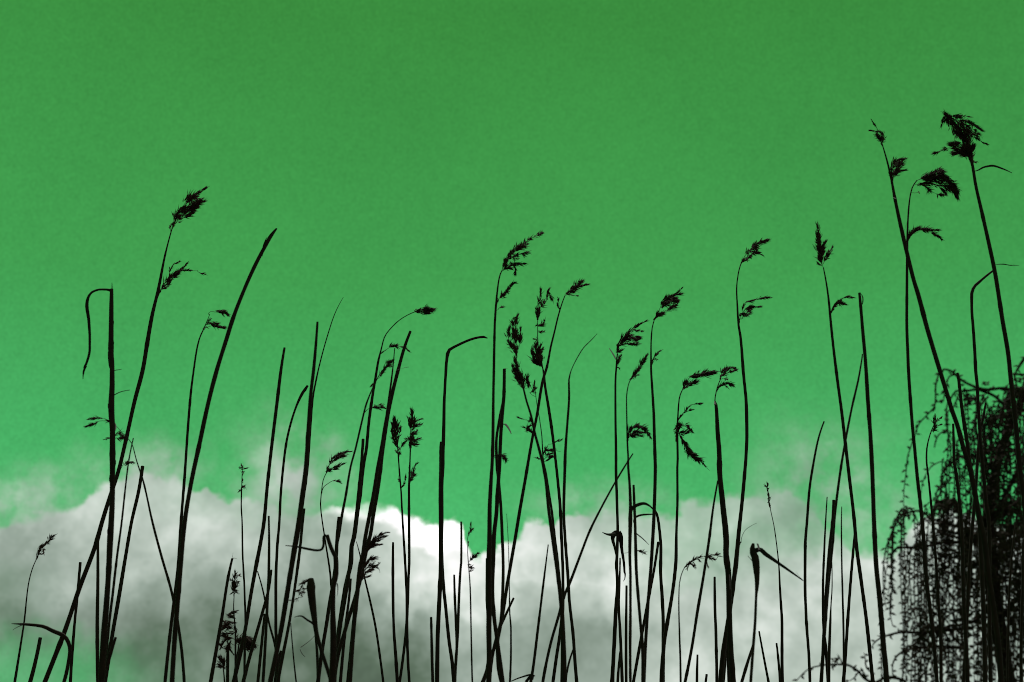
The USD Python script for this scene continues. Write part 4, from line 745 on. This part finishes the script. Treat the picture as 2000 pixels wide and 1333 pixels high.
     '1723.5,283.7 1734.3,321.5 1741,351.2 1749.1,394.4 1762.6,456.5 1773.4,502.5 1788.3,560 1789.7,564 1811.3,643.3 1832.9,715.3 1848.5,765.8 1858.4,798.8 1871.6,836.8 1881.5,874.7 1889.8,900 1898.1,930.4 1905.3,970 1912.5,1009.7 1923.3,1060.1 1930,1120 1938,1170 1948,1240 1956,1333', [2.0, 3.5, 4.5, 6.0, 7.0, 7.5, 7.5, 8.0, 8.5, 8.5, 8.5, 8.5, 8.5, 9.0, 9.0, 9.0, 9.5, 9.5, 10.0, 10.0, 10.0, 10.0, 10.5],
     [[('1723.5,283.7 1718.1,272.9 1714,258.1', 4.0), ('1720.8,274.3 1726.2,266.2 1714,255.4', 3.5), ('1714,256.7 1700.5,255.4', 2.2), ('1714,258.1 1707.3,268.1', 1.6), ('1715.4,255.4 1701.9,233.8', 0.8), ('1722.1,278.3 1724.8,267.5', 4.0)], [('1742.4,352.6 1741,329.6 1751.8,313.4 1765.9,311.3', 4.0), ('1743.7,348.5 1754.5,335 1766.7,332.9', 3.0), ('1745.1,347.2 1757.2,324.2 1765.3,310.7', 5.0), ('1741,332.3 1749.1,318.8', 4.0), ('1746.4,337.7 1757.2,321.5', 6.0), ('1746.4,326.9 1757.2,316.1', 5.0)]],
     [('1745.9,386.3 1750.5,389', [4.0, 3.0])]),
    ('plumed_reed', 'tall reed bowed to a broad dark drooping plume, with a curved tuft below it',
     '1791,352.6 1781.5,367.4 1776.1,394.4 1773.4,429.5 1772.1,470.1 1771.3,560 1770.9,624.1 1772.8,684.1 1774.3,721.3 1779.2,795.5 1782.5,836.8 1785.8,869.8 1791.8,934 1799,997.1 1804.4,1060.1 1808,1120 1818,1200 1826,1280 1830,1333', [1.8, 2.2, 2.6, 3.0, 4.0, 5.0, 5.2, 5.5, 5.8, 6.0, 6.0, 6.0, 6.5, 6.5, 7.0, 7.0, 7.0, 7.0, 7.0],
     [[('1789.6,353.9 1803.1,347.2 1822,340.4 1835.5,335 1849,351.2 1865.2,367.4 1869.3,386.9', 5.0), ('1793.7,359.3 1811.2,359.3 1827.4,362 1846.9,378.8', 4.0), ('1795,351.2 1816.6,345.8 1835.5,343.1 1854.4,362', 6.0), ('1803.1,351.2 1822,353.9 1843.6,362 1867.9,375.5', 6.0), ('1808.5,364.7 1827.4,378.2 1846.3,381.5', 3.5), ('1822,340.4 1835.5,333.7 1846.3,345.8', 4.0), ('1838.2,340.4 1851.7,356.6 1865.2,372.8 1869.3,386.3', 6.0), ('1792.3,362 1797.7,362', 2.5), ('1793.7,375.5 1795.6,377.2', 1.2), ('1816.6,348.5 1832.8,351.2 1849,359.3', 6.0), ('1862.5,367.4 1873.9,375', 2.5)], [('1772.1,472.8 1774.8,464.7 1781.5,453.8 1795,447.1 1811.2,448.4 1832.8,449.8', 3.0), ('1776.1,461.9 1786.9,451.1 1800.4,447.1', 3.8), ('1811.2,451.1 1824.7,456.5 1838.8,467.9', 3.2), ('1795,448.4 1811.2,449.8 1822,453.8', 3.5)]],
     [('1771.3,434.9 1768,445.7 1766.7,451.1', [1.0, 1.0, 0.6])]),
    ('plumed_reed', 'tallest reed of all, with a big double shaggy plume blown flat at upper right',
     '1849,224.3 1873.3,259.4 1889.5,297.2 1897.6,316.1 1905.7,362 1917.9,416 1930.1,470.1 1943.3,532.8 1957.7,624.1 1969.7,696.1 1973.9,737.8 1980.5,795.5 1985.5,845 1990.4,900 1999,970 2008,1100 2015,1333', [2.0, 3.0, 4.0, 5.5, 6.0, 6.5, 7.0, 7.5, 8.0, 8.0, 8.5, 9.0, 9.0, 9.0, 9.0, 9.5, 10.0],
     [[('1889.5,281 1884.1,267.5 1873.3,254 1859.8,235.1 1846.3,223', 7.0), ('1849,223 1843.6,232.4 1839.6,244.6', 3.0), ('1853.1,227 1876,229.7 1897.6,240.5 1919.8,256.2', 3.0), ('1870.6,235.1 1889.5,245.9 1908.4,259.4 1919.2,270.2', 2.6), ('1878.7,248.6 1897.6,262.1 1913.8,275.6 1926.8,281.6', 2.4), ('1876,235.1 1892.2,239.2 1913.8,252.7', 2.4), ('1884.1,270.2 1900.3,262.1 1915.2,272.9', 2.6), ('1857.1,229.7 1870.6,248.6 1881.4,267.5', 7.0), ('1859.8,245.9 1867.9,262.1 1876,270.2', 5.0), ('1865.2,229.7 1884.1,248.6 1900.3,267.5', 5.0), ('1849,227 1854.4,237.8 1862.5,254', 5.0), ('1867.9,227 1884.1,227 1897.6,229.7', 1.4), ('1876,259.4 1889.5,264.8 1897.6,272.9', 5.0)], [('1896.3,316.1 1886.8,289.1 1865.2,278.3', 7.0), ('1892.2,305.3 1870.6,294.5 1854.4,289.1 1840.9,294.5 1819.9,301.5', 3.4), ('1894.9,310.7 1897.6,289.1 1904.4,279.7', 5.0), ('1892.2,308 1870.6,299.9 1855.8,303.4', 4.0), ('1896.3,313.4 1907.9,318.3', 2.0), ('1886.8,299.9 1876,286.4 1859.8,281', 7.0), ('1894.9,302.6 1889.5,281 1892.2,272.9', 6.0), ('1886.8,302.6 1873.3,291.8 1857.1,283.7', 6.0)]],
     [('1901.2,335 1908.4,333.7 1921.9,326.9 1938.2,324.2 1957.1,329.6 1976.5,338.3', [1.0, 2.5, 4.0, 5.0, 4.0, 1.5]), ('1942.2,518.1 1953,516.5 1962.5,516.8 1973.3,518.7 1990.8,518.7', [0.8, 2.0, 2.5, 2.0, 0.8])]),
    ('bent_reed', 'reed snapped near its top and propped against the tallest reed at right',
     '1939.7,529.2 1914.5,549.6 1901.3,562.8 1897.7,576 1897.7,595.2 1901.3,648.1 1904.9,708.1 1905.4,721.3 1908.7,754.3 1910.4,795.5 1912.9,828.5 1914.5,861.5 1918.6,900 1923.3,952 1926.9,988 1930.5,1009.7 1932.3,1051.1 1932.3,1120.1 1933,1200 1934.4,1333', [3.5, 4.5, 5.5, 6.0, 5.0, 5.2, 5.5, 6.0, 6.0, 6.0, 6.0, 6.0, 6.5, 6.5, 7.0, 7.0, 7.0, 7.0, 7.0, 7.0],
     [],
     []),
    ('bare_reed', "bare stub topping out among the willow's uppermost twigs",
     '1870,729.5 1873.3,749.3 1877.4,787.3 1883.2,828.5 1889.8,869.8 1893.1,900 1899.9,934 1907.1,973.6 1912.5,1024.1 1917.9,1120.1 1921,1200 1924,1333', [4.5, 5.5, 6.0, 6.5, 7.0, 7.0, 7.5, 7.5, 7.5, 8.0, 8.0, 8.0],
     [],
     []),
    ('plumed_reed', 'slim bowed reed with a ragged tuft at the left fringe of the willow',
     '1827.1,825.2 1820.5,838.4 1813.9,858.2 1810.2,878 1809.5,894.4 1813.5,934 1818,979 1821.6,1015.1 1824.3,1051.1 1829.7,1120.1 1833,1180 1837,1240 1838,1333', [1.5, 1.8, 2.2, 2.6, 3.2, 3.8, 4.2, 4.5, 5.0, 5.0, 5.0, 5.5, 5.5],
     [[('1825.4,838.4 1825.4,825.2 1826.2,814.5', 3.2), ('1823.8,842.5 1830.4,831.8 1837.3,830.2', 2.0), ('1826.2,825.2 1832,820.3 1838.6,817', 2.0), ('1822.9,840.1 1828.7,836.8', 2.8)]],
     []),
    ('bare_reed', "stem standing close beside the bare stub within the willow's left half",
     '1861.7,828.5 1862.5,861.5 1863.4,900 1867.5,925 1872.9,970 1877.4,1016.9 1880.1,1078.1 1881.6,1150 1886,1240 1890,1333', [4.0, 4.9, 5.4, 5.8, 6.0, 6.2, 6.7, 7.0, 7.0, 7.0],
     [],
     []),
    ('bare_reed', 'stem leaning right through the middle of the willow twigs',
     '1925.2,787.3 1921.1,812 1914.5,845 1911.2,869.8 1908.9,907 1905.3,961 1898.1,1042.1 1892.7,1120.1 1888,1220 1882,1333', [3.5, 4.4, 4.7, 4.9, 5.3, 5.7, 6.0, 6.0, 6.1, 6.5],
     [],
     []),
    ('thin_reed', "thin stem leaning right near the right edge, over the willow's arched branch",
     '1986.3,1006.1 1980,1051.1 1973.7,1120.1 1970,1190 1968,1333', [2.5, 3.5, 4.0, 4.5, 5.0],
     [],
     []),
    ('bare_reed', 'straight stem in front of the willow, nearest the lower right corner',
     '1998,1060.1 1997.6,1130 1995.6,1200 1994.4,1280 1995,1333', [4.0, 5.0, 5.5, 6.0, 6.0],
     [],
     []),
]
order = sorted(range(len(REEDS)), key=lambda k: -max(REEDS[k][3]) + 2.2 * math.sin(k * 12.9898))      # thick stalks stand nearer, fine ones farther
depth = {k: 1.95 + 1.45 * (i + 0.5) / len(order) for i, k in enumerate(order)}


def build_plume(parent, loc, y, branches, seed, stem2):
    """A seed head: its fine branches, and the spikelets that hang on them."""
    r_ = np.random.default_rng(seed)
    tubes, bases, axes, lens, halfs = [], [], [], [], []
    near = stem2.copy()
    for path, spread in branches:
        P2 = pts(path)
        gaps = np.linalg.norm(near - P2[0], axis=1)
        q, _ = curve(P2, np.zeros(len(P2)), 4.0)
        if gaps.min() > 2.5:                     # a hair of a stalk back to where it grows from
            score = gaps + 0.8 * np.maximum(0, P2[0, 1] + 4 - near[:, 1])
            a = near[np.argmin(score)]
            h, _ = curve(np.array([a, a * 0.5 + P2[0] * 0.5 + [0.0, 1.5], P2[0]]), np.zeros(3), 4.0)
            H3 = [at(c[0], c[1], y) for c in h]
            tubes.append(tube(np.array([v[0] for v in H3]), np.full(len(h), 0.42 * H3[0][1]), 4))
        near = np.vstack([near, q])
        L = np.linalg.norm(np.diff(q, axis=0), axis=1).sum()
        side = r_.normal(0, 0.015)
        bow = np.linspace(0, 1, len(q))
        yy = y + bow * side + bow * r_.normal(0, 0.012)
        W3 = [at(a[0], a[1], b) for a, b in zip(q, yy)]
        P3 = np.array([w[0] for w in W3]); mpp = W3[0][1]
        tubes.append(tube(P3, np.linspace(0.55, 0.3, len(q)) * mpp * (1.0 if spread > 0.7 else 1.6), 4))
        if spread <= 0.7:
            continue
        n = int(L * (0.55 + 0.34 * spread)) + 4
        tufts = np.sort(r_.uniform(0.02, 1, max(3, int(L / 6.5))))
        u = np.clip(r_.choice(tufts, n) + r_.normal(0, 2.6 / L, n), 0, 1)
        T = np.gradient(P3, axis=0); T /= np.linalg.norm(T, axis=1, keepdims=True) + 1e-12
        idx = u * (len(q) - 1)
        i0 = np.clip(idx.astype(int), 0, len(q) - 2); fr = (idx - i0)[:, None]
        C = P3[i0] * (1 - fr) + P3[i0 + 1] * fr
        TT = T[i0]
        env = np.clip(np.minimum(u * 5, 1), 0.3, 1) * np.clip((1 - u) * 3.2, 0.25, 1)
        off = r_.normal(0, 1, (n, 3)) * (env * spread * 0.60 * mpp)[:, None]
        off -= TT * (off * TT).sum(1, keepdims=True)
        ax = TT + r_.normal(0, 0.20, (n, 3)) + off / (spread * mpp * 2.4)
        ln = r_.uniform(7.0, 17.0, n) * mpp * min(1.2, 0.62 + 0.13 * spread)
        bases.append(C + off - ax / np.linalg.norm(ax, axis=1, keepdims=True) * ln[:, None] * 0.4)
        axes.append(ax); lens.append(ln); halfs.append(r_.uniform(0.5, 1.25, n) * mpp)
    if not bases and not tubes:
        return
    p = part("seed_head", join(tubes), M_PLUME, parent, loc)
    if bases:
        part("spikelets", spindles(np.vstack(bases), np.vstack(axes), np.concatenate(lens), np.concatenate(halfs)), M_PLUME, p, loc, kind="stuff")


for k, (name, label, stem, widths, heads, leaves) in enumerate(REEDS):
    r_ = np.random.default_rng(1000 + k)
    P2 = pts(stem)
    if P2[0, 1] > P2[-1, 1] and P2[0, 1] > 1250:      # drawn from the root up
        P2, widths = P2[::-1], widths[::-1]
    wd = np.interp(np.linspace(0, 1, len(P2)), np.linspace(0, 1, len(widths)), widths)
    y0 = depth[k]
    lean = r_.normal(0, 0.05)
    q, w = curve(P2, wd, 9.0)
    span = max(300.0, q[:, 1].max() - q[:, 1].min())
    yat = lambda py: y0 + lean * (q[:, 1].max() - py) / span * 0.6
    W3 = [at(a[0], a[1], yat(a[1])) for a in q]
    P3 = np.array([v[0] for v in W3]); R3 = 0.55 * w * np.array([v[1] for v in W3])
    low, tan = P3[-1], P3[-1] - P3[-min(4, len(P3))]
    slope = np.clip(tan[0] / min(tan[2], -1e-4), -0.5, 0.5)
    zs = np.linspace(low[2], 0.0, 14)[1:]
    fall = low[2] - zs
    root = np.stack([low[0] - slope * (fall - 0.25 * fall ** 2 / max(low[2], 0.1)), np.full(len(zs), low[1]) + 0.01 * fall, zs - 0.02], 1)
    P3 = np.vstack([P3, root]); R3 = np.r_[R3, np.linspace(R3[-1], R3[-1] * 1.15, len(root))]
    # node rings every hand's breadth or two, and the slight unevenness of dead stalks
    s = np.r_[0, np.cumsum(np.linalg.norm(np.diff(P3, axis=0), axis=1))]
    gap = r_.uniform(0.16, 0.24)
    ph = (s + r_.uniform(0, gap)) % gap
    R3 = R3 * (1 + 0.16 * np.exp(-((ph - 0.01) / 0.006) ** 2)) * (1 + 0.035 * np.interp(s, np.arange(0, s[-1] + 0.1, 0.04), r_.normal(0, 1, len(np.arange(0, s[-1] + 0.1, 0.04)))))
    o, loc = thing(name, label, "reed", (P3[-1, 0], P3[-1, 1], 0.0), "dead reeds standing against the sky")
    part("stem", tube(P3, R3, 8), M_STEM, o, loc, smooth=50)
    for j, head in enumerate(heads):
        build_plume(o, loc, yat(pts(head[0][0])[:, 1].mean()), head, 5000 + 40 * k + j, q)
    for j, (path, lw) in enumerate(leaves):
        L2 = pts(path)
        lwd = np.interp(np.linspace(0, 1, len(L2)), np.linspace(0, 1, len(lw)), lw)
        lq, lww = curve(L2, lwd, 5.0)
        dy = np.linspace(0, 1, len(lq)) * r_.normal(0, 0.03)
        L3 = [at(a[0], a[1], yat(a[1]) + d) for a, d in zip(lq, dy)]
        part("leaf", tube(np.array([v[0] for v in L3]), 0.5 * lww * np.array([v[1] for v in L3]), 8, flat=0.4), M_LEAF, o, loc, smooth=60)

# ------------------------------------------------------------------ willow, a few metres behind the reeds
WILLOW_Y = 9.0
BRANCHES = [
    ('2013.5,765.8 1973.9,762.5 1955.8,759.2 1931,762.5 1906.3,757.6 1873.3,741.1 1856.8,726.2 1845.2,722.9 1837,729.5 1830.4,742.7 1827.1,762.5 1827.1,779 1825.4,793.9 1812.2,810.4 1795.7,828.5 1789.1,845 1780.9,869.8 1772.6,894.5 1772,898 1769.3,925 1766.6,952 1764.8,979 1765.7,1004.3 1764.8,1024.1', [7.0, 6.0, 5.0, 5.0, 4.5, 4.0, 3.5, 3.5, 3.0, 3.0, 3.0, 2.6, 2.5, 2.4, 2.2, 2.0, 2.0, 2.0, 2.0, 1.8, 1.6, 1.4, 1.2, 1.0]),
    ('1898.1,1042.1 1853.1,1024.1 1817.1,1013.3 1806.2,1004.3 1793.6,998.9 1766.6,1004.3 1748.6,1027.7 1737.8,1051.1 1729.7,1074.5 1725.2,1120.1 1725,1130 1728,1166 1731,1188', [6.0, 5.0, 4.5, 4.0, 3.8, 3.6, 3.2, 2.8, 2.4, 2.0, 1.8, 1.5, 1.0]),
    ('1880.1,1060.1 1844.1,1060.1 1802.6,1067.3 1752.2,1069.1 1739.6,1087.1 1741.1,1120.1 1740,1124 1743,1150 1738,1166 1738,1190 1744,1224', [5.0, 5.0, 4.5, 4.0, 3.4, 3.0, 2.6, 2.4, 2.2, 2.0, 1.4]),
    ('1925.1,890.8 1880.1,890.8 1858.5,905.2 1840.5,925 1836.9,961 1826.1,988 1824.3,1016.9 1826.1,1051.1', [5.0, 4.5, 4.0, 3.5, 3.0, 2.6, 2.2, 1.5]),
    ('2013.5,802.1 1980.5,802.1 1964,793.9 1944.2,775.7 1931,769.1 1906.3,762.5 1878.2,765.8 1868.3,764.2 1858.4,775.7 1848.5,795.5 1846.9,820.3 1850.2,845 1855.1,869.8 1856.8,900 1862.1,925 1865.7,970', [8.0, 7.0, 6.0, 5.0, 5.0, 4.0, 4.0, 3.4, 3.0, 2.6, 2.4, 2.2, 2.0, 2.0, 1.8, 1.4]),
    ('1873.3,759.2 1870.8,731.2 1862.5,732.8 1853.5,736.1 1848.5,749.3 1843.6,770.8 1841.9,785.6 1828.7,785.6 1825.4,795.5', [3.0, 3.2, 3.0, 2.6, 2.4, 2.0, 1.8, 1.6, 1.0]),
    ('1900,1228 1850,1232 1800,1236 1764,1236 1732,1242 1712,1252 1702,1264', [6.0, 5.5, 5.0, 4.0, 3.4, 2.6, 1.5]),
    ('1880,1266 1840,1264 1800,1264 1774,1268 1760,1274 1748,1286 1743,1300 1744,1320', [6.0, 5.0, 4.5, 4.0, 3.6, 3.0, 2.4, 1.8]),
    ('1769.7,1333 1732.3,1322.3 1707.3,1333 1692.3,1327.3 1672.3,1307.3 1649.8,1297.3 1632.3,1297.3 1604.9,1299.8 1579.9,1307.3 1564.9,1319.8 1554.9,1331', [5.0, 5.0, 5.0, 4.5, 4.0, 3.8, 3.4, 2.6, 2.2, 1.8, 1.4]),
    ('2042.2,1031.3 2000,1036.7 1970.1,1043.9 1934.1,1044.8 1880.1,1043.9 1853.1,1038.5 1826.1,1033.1', [8.0, 7.5, 7.0, 6.5, 6.0, 4.0, 2.0]),
    ('1932.3,1016.9 1943.1,999.8 1961.1,994.4 1979.1,998.9 1997.1,1015.1 2004.3,1042.1', [5.0, 6.0, 6.0, 6.0, 6.0, 5.0]),
    ('2013.5,722.9 2000,732.8 1987.1,731.2 1980.5,731.2 1983.8,746 1987.1,765.8 1985.5,785.6', [4.0, 4.0, 4.0, 4.0, 3.0, 2.4, 1.5]),
    ('2013.5,689.9 2000,701.5 1992.1,713 1983.8,727.9 1980.5,742.7', [4.0, 5.0, 4.5, 3.5, 2.0]),
    ('1970.6,762.5 1964,782.3 1957.4,800.5 1952.5,828.5 1950.8,869.8', [4.0, 3.5, 3.0, 2.5, 2.0]),
    ('2013.5,759.2 1997,767.5 1980.5,772.4 1970.6,795.5 1980.5,820.3 1983.8,845', [7.0, 6.0, 6.0, 6.0, 6.0, 5.0]),
    ('1931,752.6 1924.4,746 1917.8,752.6', [2.0, 2.0, 1.5]),
    ('2000,925 1988.1,939.4 1966.5,941.2 1952.1,941.2 1939.5,955.6 1932.3,980.8', [4.0, 4.0, 3.5, 3.0, 2.5, 1.5]),
    ('1955.7,941.2 1964.7,966.4 1979.1,973.6', [3.0, 2.5, 2.0]),
    ('2024.1,1063.7 2000,1067.3 1977.3,1070.9 1955.7,1074.5 1948.5,1096.1 1946.7,1120.1', [4.0, 4.0, 3.5, 3.0, 2.5, 2.0]),
    ('1707.3,1317.3 1691,1299.8 1689.8,1287.3 1687.3,1274.8', [3.0, 2.6, 2.0, 1.0]),
    ('1692.3,1327.3 1679.8,1309.8 1669.8,1322.3 1659.8,1329.8', [3.0, 2.0, 2.0, 1.2]),
    ('1644.8,1297.3 1639.8,1286 1629.8,1286 1624.8,1294.8', [2.2, 2.0, 1.8, 1.2]),
]
TRUNK = np.array([(1968, 1333), (1955, 1250), (1938, 1130), (1930, 1030), (1944, 925), (1974, 830), (2008, 760)], float)
tq, trr = curve(TRUNK, np.array([16, 15, 14, 12, 9.5, 8, 6.5]), 9.0)
T3 = [at(c[0], c[1], WILLOW_Y + 0.12 + 0.05 * math.sin(c[1] / 60)) for c in tq]
tp, trad = np.array([v[0] for v in T3]), trr * np.array([v[1] for v in T3])
foot = np.linspace(-0.05, tp[0, 2], 14)[:-1]
trunk_base = np.array([tp[0, 0] + 0.10, tp[0, 1], 0.0])
tp = np.vstack([np.stack([np.interp(foot, [0, tp[0, 2]], [trunk_base[0], tp[0, 0]]), np.full(len(foot), tp[0, 1]), foot], 1), tp])
trad = np.r_[trad[0] * 1.12 + 0.06 * np.exp(-np.maximum(foot, 0) * 4), trad]
trad *= 1 + 0.05 * np.random.default_rng(5).normal(0, 1, len(trad))
wo, wloc = thing("willow_tree", "weeping willow with budding hanging twigs at the right edge behind the reeds", "tree", trunk_base)
part("trunk", tube(tp, trad, 14), M_BARK, wo, wloc, smooth=60)
crown = UsdGeom.Xform.Define(stage, numbered(str(wo.GetPath()), "crown")).GetPrim()


def buds_on(P3, mpp, r_, gap=7.5, size=1.0, skip=0.0):
    s = np.r_[0, np.cumsum(np.linalg.norm(np.diff(P3, axis=0), axis=1))]
    u = np.arange(gap * 0.6, s[-1] / mpp, gap) * mpp
    u = (u + r_.normal(0, 1.6, len(u)) * mpp).clip(0, s[-1])
    u = u[r_.uniform(size=len(u)) >= skip]
    if len(u) == 0:
        return None
    C = np.stack([np.interp(u, s, P3[:, k]) for k in range(3)], 1)
    T = np.gradient(P3, axis=0)
    TT = np.stack([np.interp(u, s, T[:, k]) for k in range(3)], 1); TT /= np.linalg.norm(TT, axis=1, keepdims=True) + 1e-9
    sidev = np.cross(TT, r_.normal(0, 1, (len(u), 3))); sidev /= np.linalg.norm(sidev, axis=1, keepdims=True) + 1e-9
    alt = np.where(np.arange(len(u)) % 2 == 0, 1, -1)[:, None] * np.array([1.0, 0.2, 0])
    ax = TT * 0.55 + sidev * 0.55 + alt * 0.6 + r_.normal(0, 0.25, (len(u), 3))
    return spindles(C, ax, r_.uniform(8.0, 15.5, len(u)) * mpp * size, r_.uniform(1.9, 3.2, len(u)) * mpp * size)


ALL_BUDS = []


def twig(P2, w, y, dy, seed, gap=7.5, size=1.0, name="branch", skip=0.0, sides=5):
    r_ = np.random.default_rng(seed)
    q, ww = curve(P2, w, 7.0)
    wob = np.cumsum(r_.normal(0, 0.35, (len(q), 2)), axis=0)
    wob -= np.linspace(0, 1, len(q))[:, None] * wob[-1]
    q = q + wob * 0.6
    yy = y + np.linspace(0, 1, len(q)) * dy
    W3 = [at(a[0], a[1], b) for a, b in zip(q, yy)]
    P3 = np.array([v[0] for v in W3]); mpp = W3[0][1]
    P3 = P3[P3[:, 2] > 0.3]
    if len(P3) < 3:
        return
    part(name, tube(P3, 0.5 * ww[:len(P3)] * mpp, sides), M_TWIG, crown, np.zeros(3))
    bd = buds_on(P3, mpp, r_, gap, size, skip)
    if bd is not None:
        ALL_BUDS.append(bd)


crown_x = UsdGeom.Xformable(crown)
crown_x.AddTranslateOp().Set(Gf.Vec3d(*map(float, -wloc)))
# limbs that carry the arching branches
for j, (path, ww) in enumerate([("1932,1040 1965,965 2010,880 2060,800 2120,750", [11, 9, 8, 7, 6]), ("1936,1110 1975,1060 2030,1035 2090,1030", [9, 8, 7.5, 7]),
                                ("1950,1220 1990,1170 2050,1150 2110,1180", [9, 8, 7, 6]), ("2008,760 2040,725 2090,700 2150,715", [6.5, 6, 5, 4]),
                                ("1944,925 1915,880 1905,820 1930,775", [7, 6, 5, 4]), ("1934,1075 1900,1055 1860,1048 1830,1040", [7, 6, 5, 3.5]), ("1942,1160 1900,1215 1850,1225 1800,1238", [7, 6, 5, 4])]):
    P2 = pts(path)
    q, rr = curve(P2, np.array(ww, float), 9.0)
    L3 = [at(c[0], c[1], WILLOW_Y + 0.12 + 0.2 * math.sin(j * 2.1) * (i / len(q))) for i, c in enumerate(q)]
    part("limb", tube(np.array([v[0] for v in L3]), 0.5 * rr * np.array([v[1] for v in L3]), 8), M_BARK, crown, np.zeros(3), smooth=60)
for j, (path, ww) in enumerate(BRANCHES):
    P2 = pts(path)
    twig(P2, np.interp(np.linspace(0, 1, len(P2)), np.linspace(0, 1, len(ww)), ww) * 1.25, WILLOW_Y + 0.05 * math.sin(j * 2.4), 0.25 * math.sin(j * 1.7), 300 + j, gap=11, name="branch")
# hanging strands: thin at the left fringe, a thicket at the right
r_ = np.random.default_rng(99)
j = 0
canopy = lambda x: float(np.interp(x, [1700, 1740, 1790, 1815, 1835, 1870, 1900, 1950, 2000, 2100, 2300], [1110, 1075, 1040, 1000, 880, 820, 780, 765, 740, 715, 760]))
STRANDS = [
    (1766, 1004, 1230, 2),
    (1784, 1000, 1180, 2),
    (1742, 1040, 1200, -4),
    (1757, 1068, 1330, 3),
    (1775, 1068, 1250, 6),
    (1790, 1067, 1335, 2),
    (1800, 1066, 1240, 4),
    (1734, 1062, 1180, -8),
    (1718, 1165, 1333, 4),
    (1724, 1230, 1335, 4),
    (1764, 1236, 1333, 4),
    (1782, 1236, 1340, 6),
    (1798, 1236, 1340, 2),
    (1812, 1046, 1300, 2),
    (1822, 1048, 1335, 0),
    (1845, 900, 1040, 4),
    (1838, 905, 1060, -2),
    (1852, 895, 1100, 2),
]
for x, top, bottom, drift in STRANDS:
    n = 7
    ys = np.linspace(top, bottom, n)
    xs = x + drift * np.linspace(0, 1, n) ** 1.5 + np.cumsum(r_.normal(0, 1.6, n))
    twig(np.stack([xs, ys], 1), np.linspace(2.4, 1.3, n), WILLOW_Y + r_.normal(0, 0.3), r_.normal(0, 0.12), 900 + j, gap=9.5, size=0.85, name="hanging_twig", sides=4)
    j += 1
while j < 175:
    x = r_.normal(1950, 62) if j % 2 else 1790 + 330 * r_.uniform()
    if not 1790 < x < 2130:
        continue
    top = canopy(x) + 560 * r_.uniform() ** 0.75 * (0.45 + 0.55 * r_.uniform())
    if top > 1300:
        continue
    ln = r_.uniform(90, 460)
    n = 6
    ys = np.linspace(top, top + ln, n)
    xs = x + r_.normal(0, 9) * np.linspace(0, 1, n) ** 1.4 + np.cumsum(r_.normal(0, 1.8, n))
    a = r_.uniform(18, 60) * (1 if r_.uniform() < (0.75 if x < 1960 else 0.4) else -1)          # it arches over before it hangs
    arch = np.array([(xs[0] + a, top + r_.uniform(-2, 30)), (xs[0] + 0.62 * a, top - r_.uniform(6, 16)), (xs[0] + 0.28 * a, top - r_.uniform(6, 14)), (xs[0] + 0.06 * a, top + 6)])
    P2 = np.vstack([arch, np.stack([xs, ys], 1)[1:]])
    twig(P2, np.linspace(2.9, 1.4, len(P2)), WILLOW_Y + r_.normal(0, 0.35), r_.normal(0, 0.15), 900 + j, gap=r_.uniform(9, 13), size=r_.uniform(0.75, 1.1), name="hanging_twig", sides=4)
    j += 1
# umbrellas of twigs: each bough's end spreads and droops all round
for cx, cy, rad, hang, n_twigs in [(1848, 992, 48, 190, 22), (1892, 785, 55, 170, 7), (1965, 1000, 70, 280, 16), (1830, 1238, 60, 110, 10), (1935, 830, 60, 220, 8), (1988, 770, 45, 300, 8), (1800, 1068, 45, 260, 8), (1905, 1060, 50, 280, 14), (1770, 1006, 42, 170, 5)]:
    for i in range(n_twigs):
        dx = rad * np.clip(r_.normal(0, 0.6), -1.5, 1.5)
        f = abs(dx) / rad
        ln = hang * r_.uniform(0.45, 1.1)
        P2 = np.array([(cx + r_.normal(0, 3), cy + r_.uniform(-3, 10)), (cx + 0.35 * dx, cy - rad * 0.28 * r_.uniform(0.5, 1.3)), (cx + 0.75 * dx, cy - rad * 0.10 + 30 * f * f), (cx + dx, cy + 0.35 * rad * (0.3 + f)), (cx + 1.08 * dx + r_.normal(0, 3), cy + 0.35 * rad + 0.5 * ln), (cx + 1.1 * dx + r_.normal(0, 6), cy + 0.35 * rad + ln)])
        twig(P2, np.array([4.2, 3.6, 3.0, 2.5, 2.0, 1.4]), WILLOW_Y + r_.normal(0, 0.22), r_.normal(0, 0.12), 7000 + int(cx * 7 + i), gap=9.0, size=0.9, name="hanging_twig", sides=4)
# short side shoots that arch off before they hang
for i in range(70):
    x = 1840 + 330 * r_.uniform() ** 0.8
    top = canopy(x) + r_.uniform(10, 560)
    d = r_.choice([-1, 1], p=[0.7, 0.3]) * r_.uniform(25, 75)
    P2 = np.array([(x, top), (x + 0.35 * d, top - r_.uniform(5, 18)), (x + 0.75 * d, top + 4), (x + d, top + r_.uniform(40, 130))])
    twig(P2, np.array([3, 2.6, 2.2, 1.4]), WILLOW_Y + r_.normal(0, 0.3), r_.normal(0, 0.1), 4000 + i, gap=10.0, size=0.95, name="side_shoot", sides=4)
part("buds", join(ALL_BUDS), M_BUD, crown, np.zeros(3), kind="stuff")      # past counting
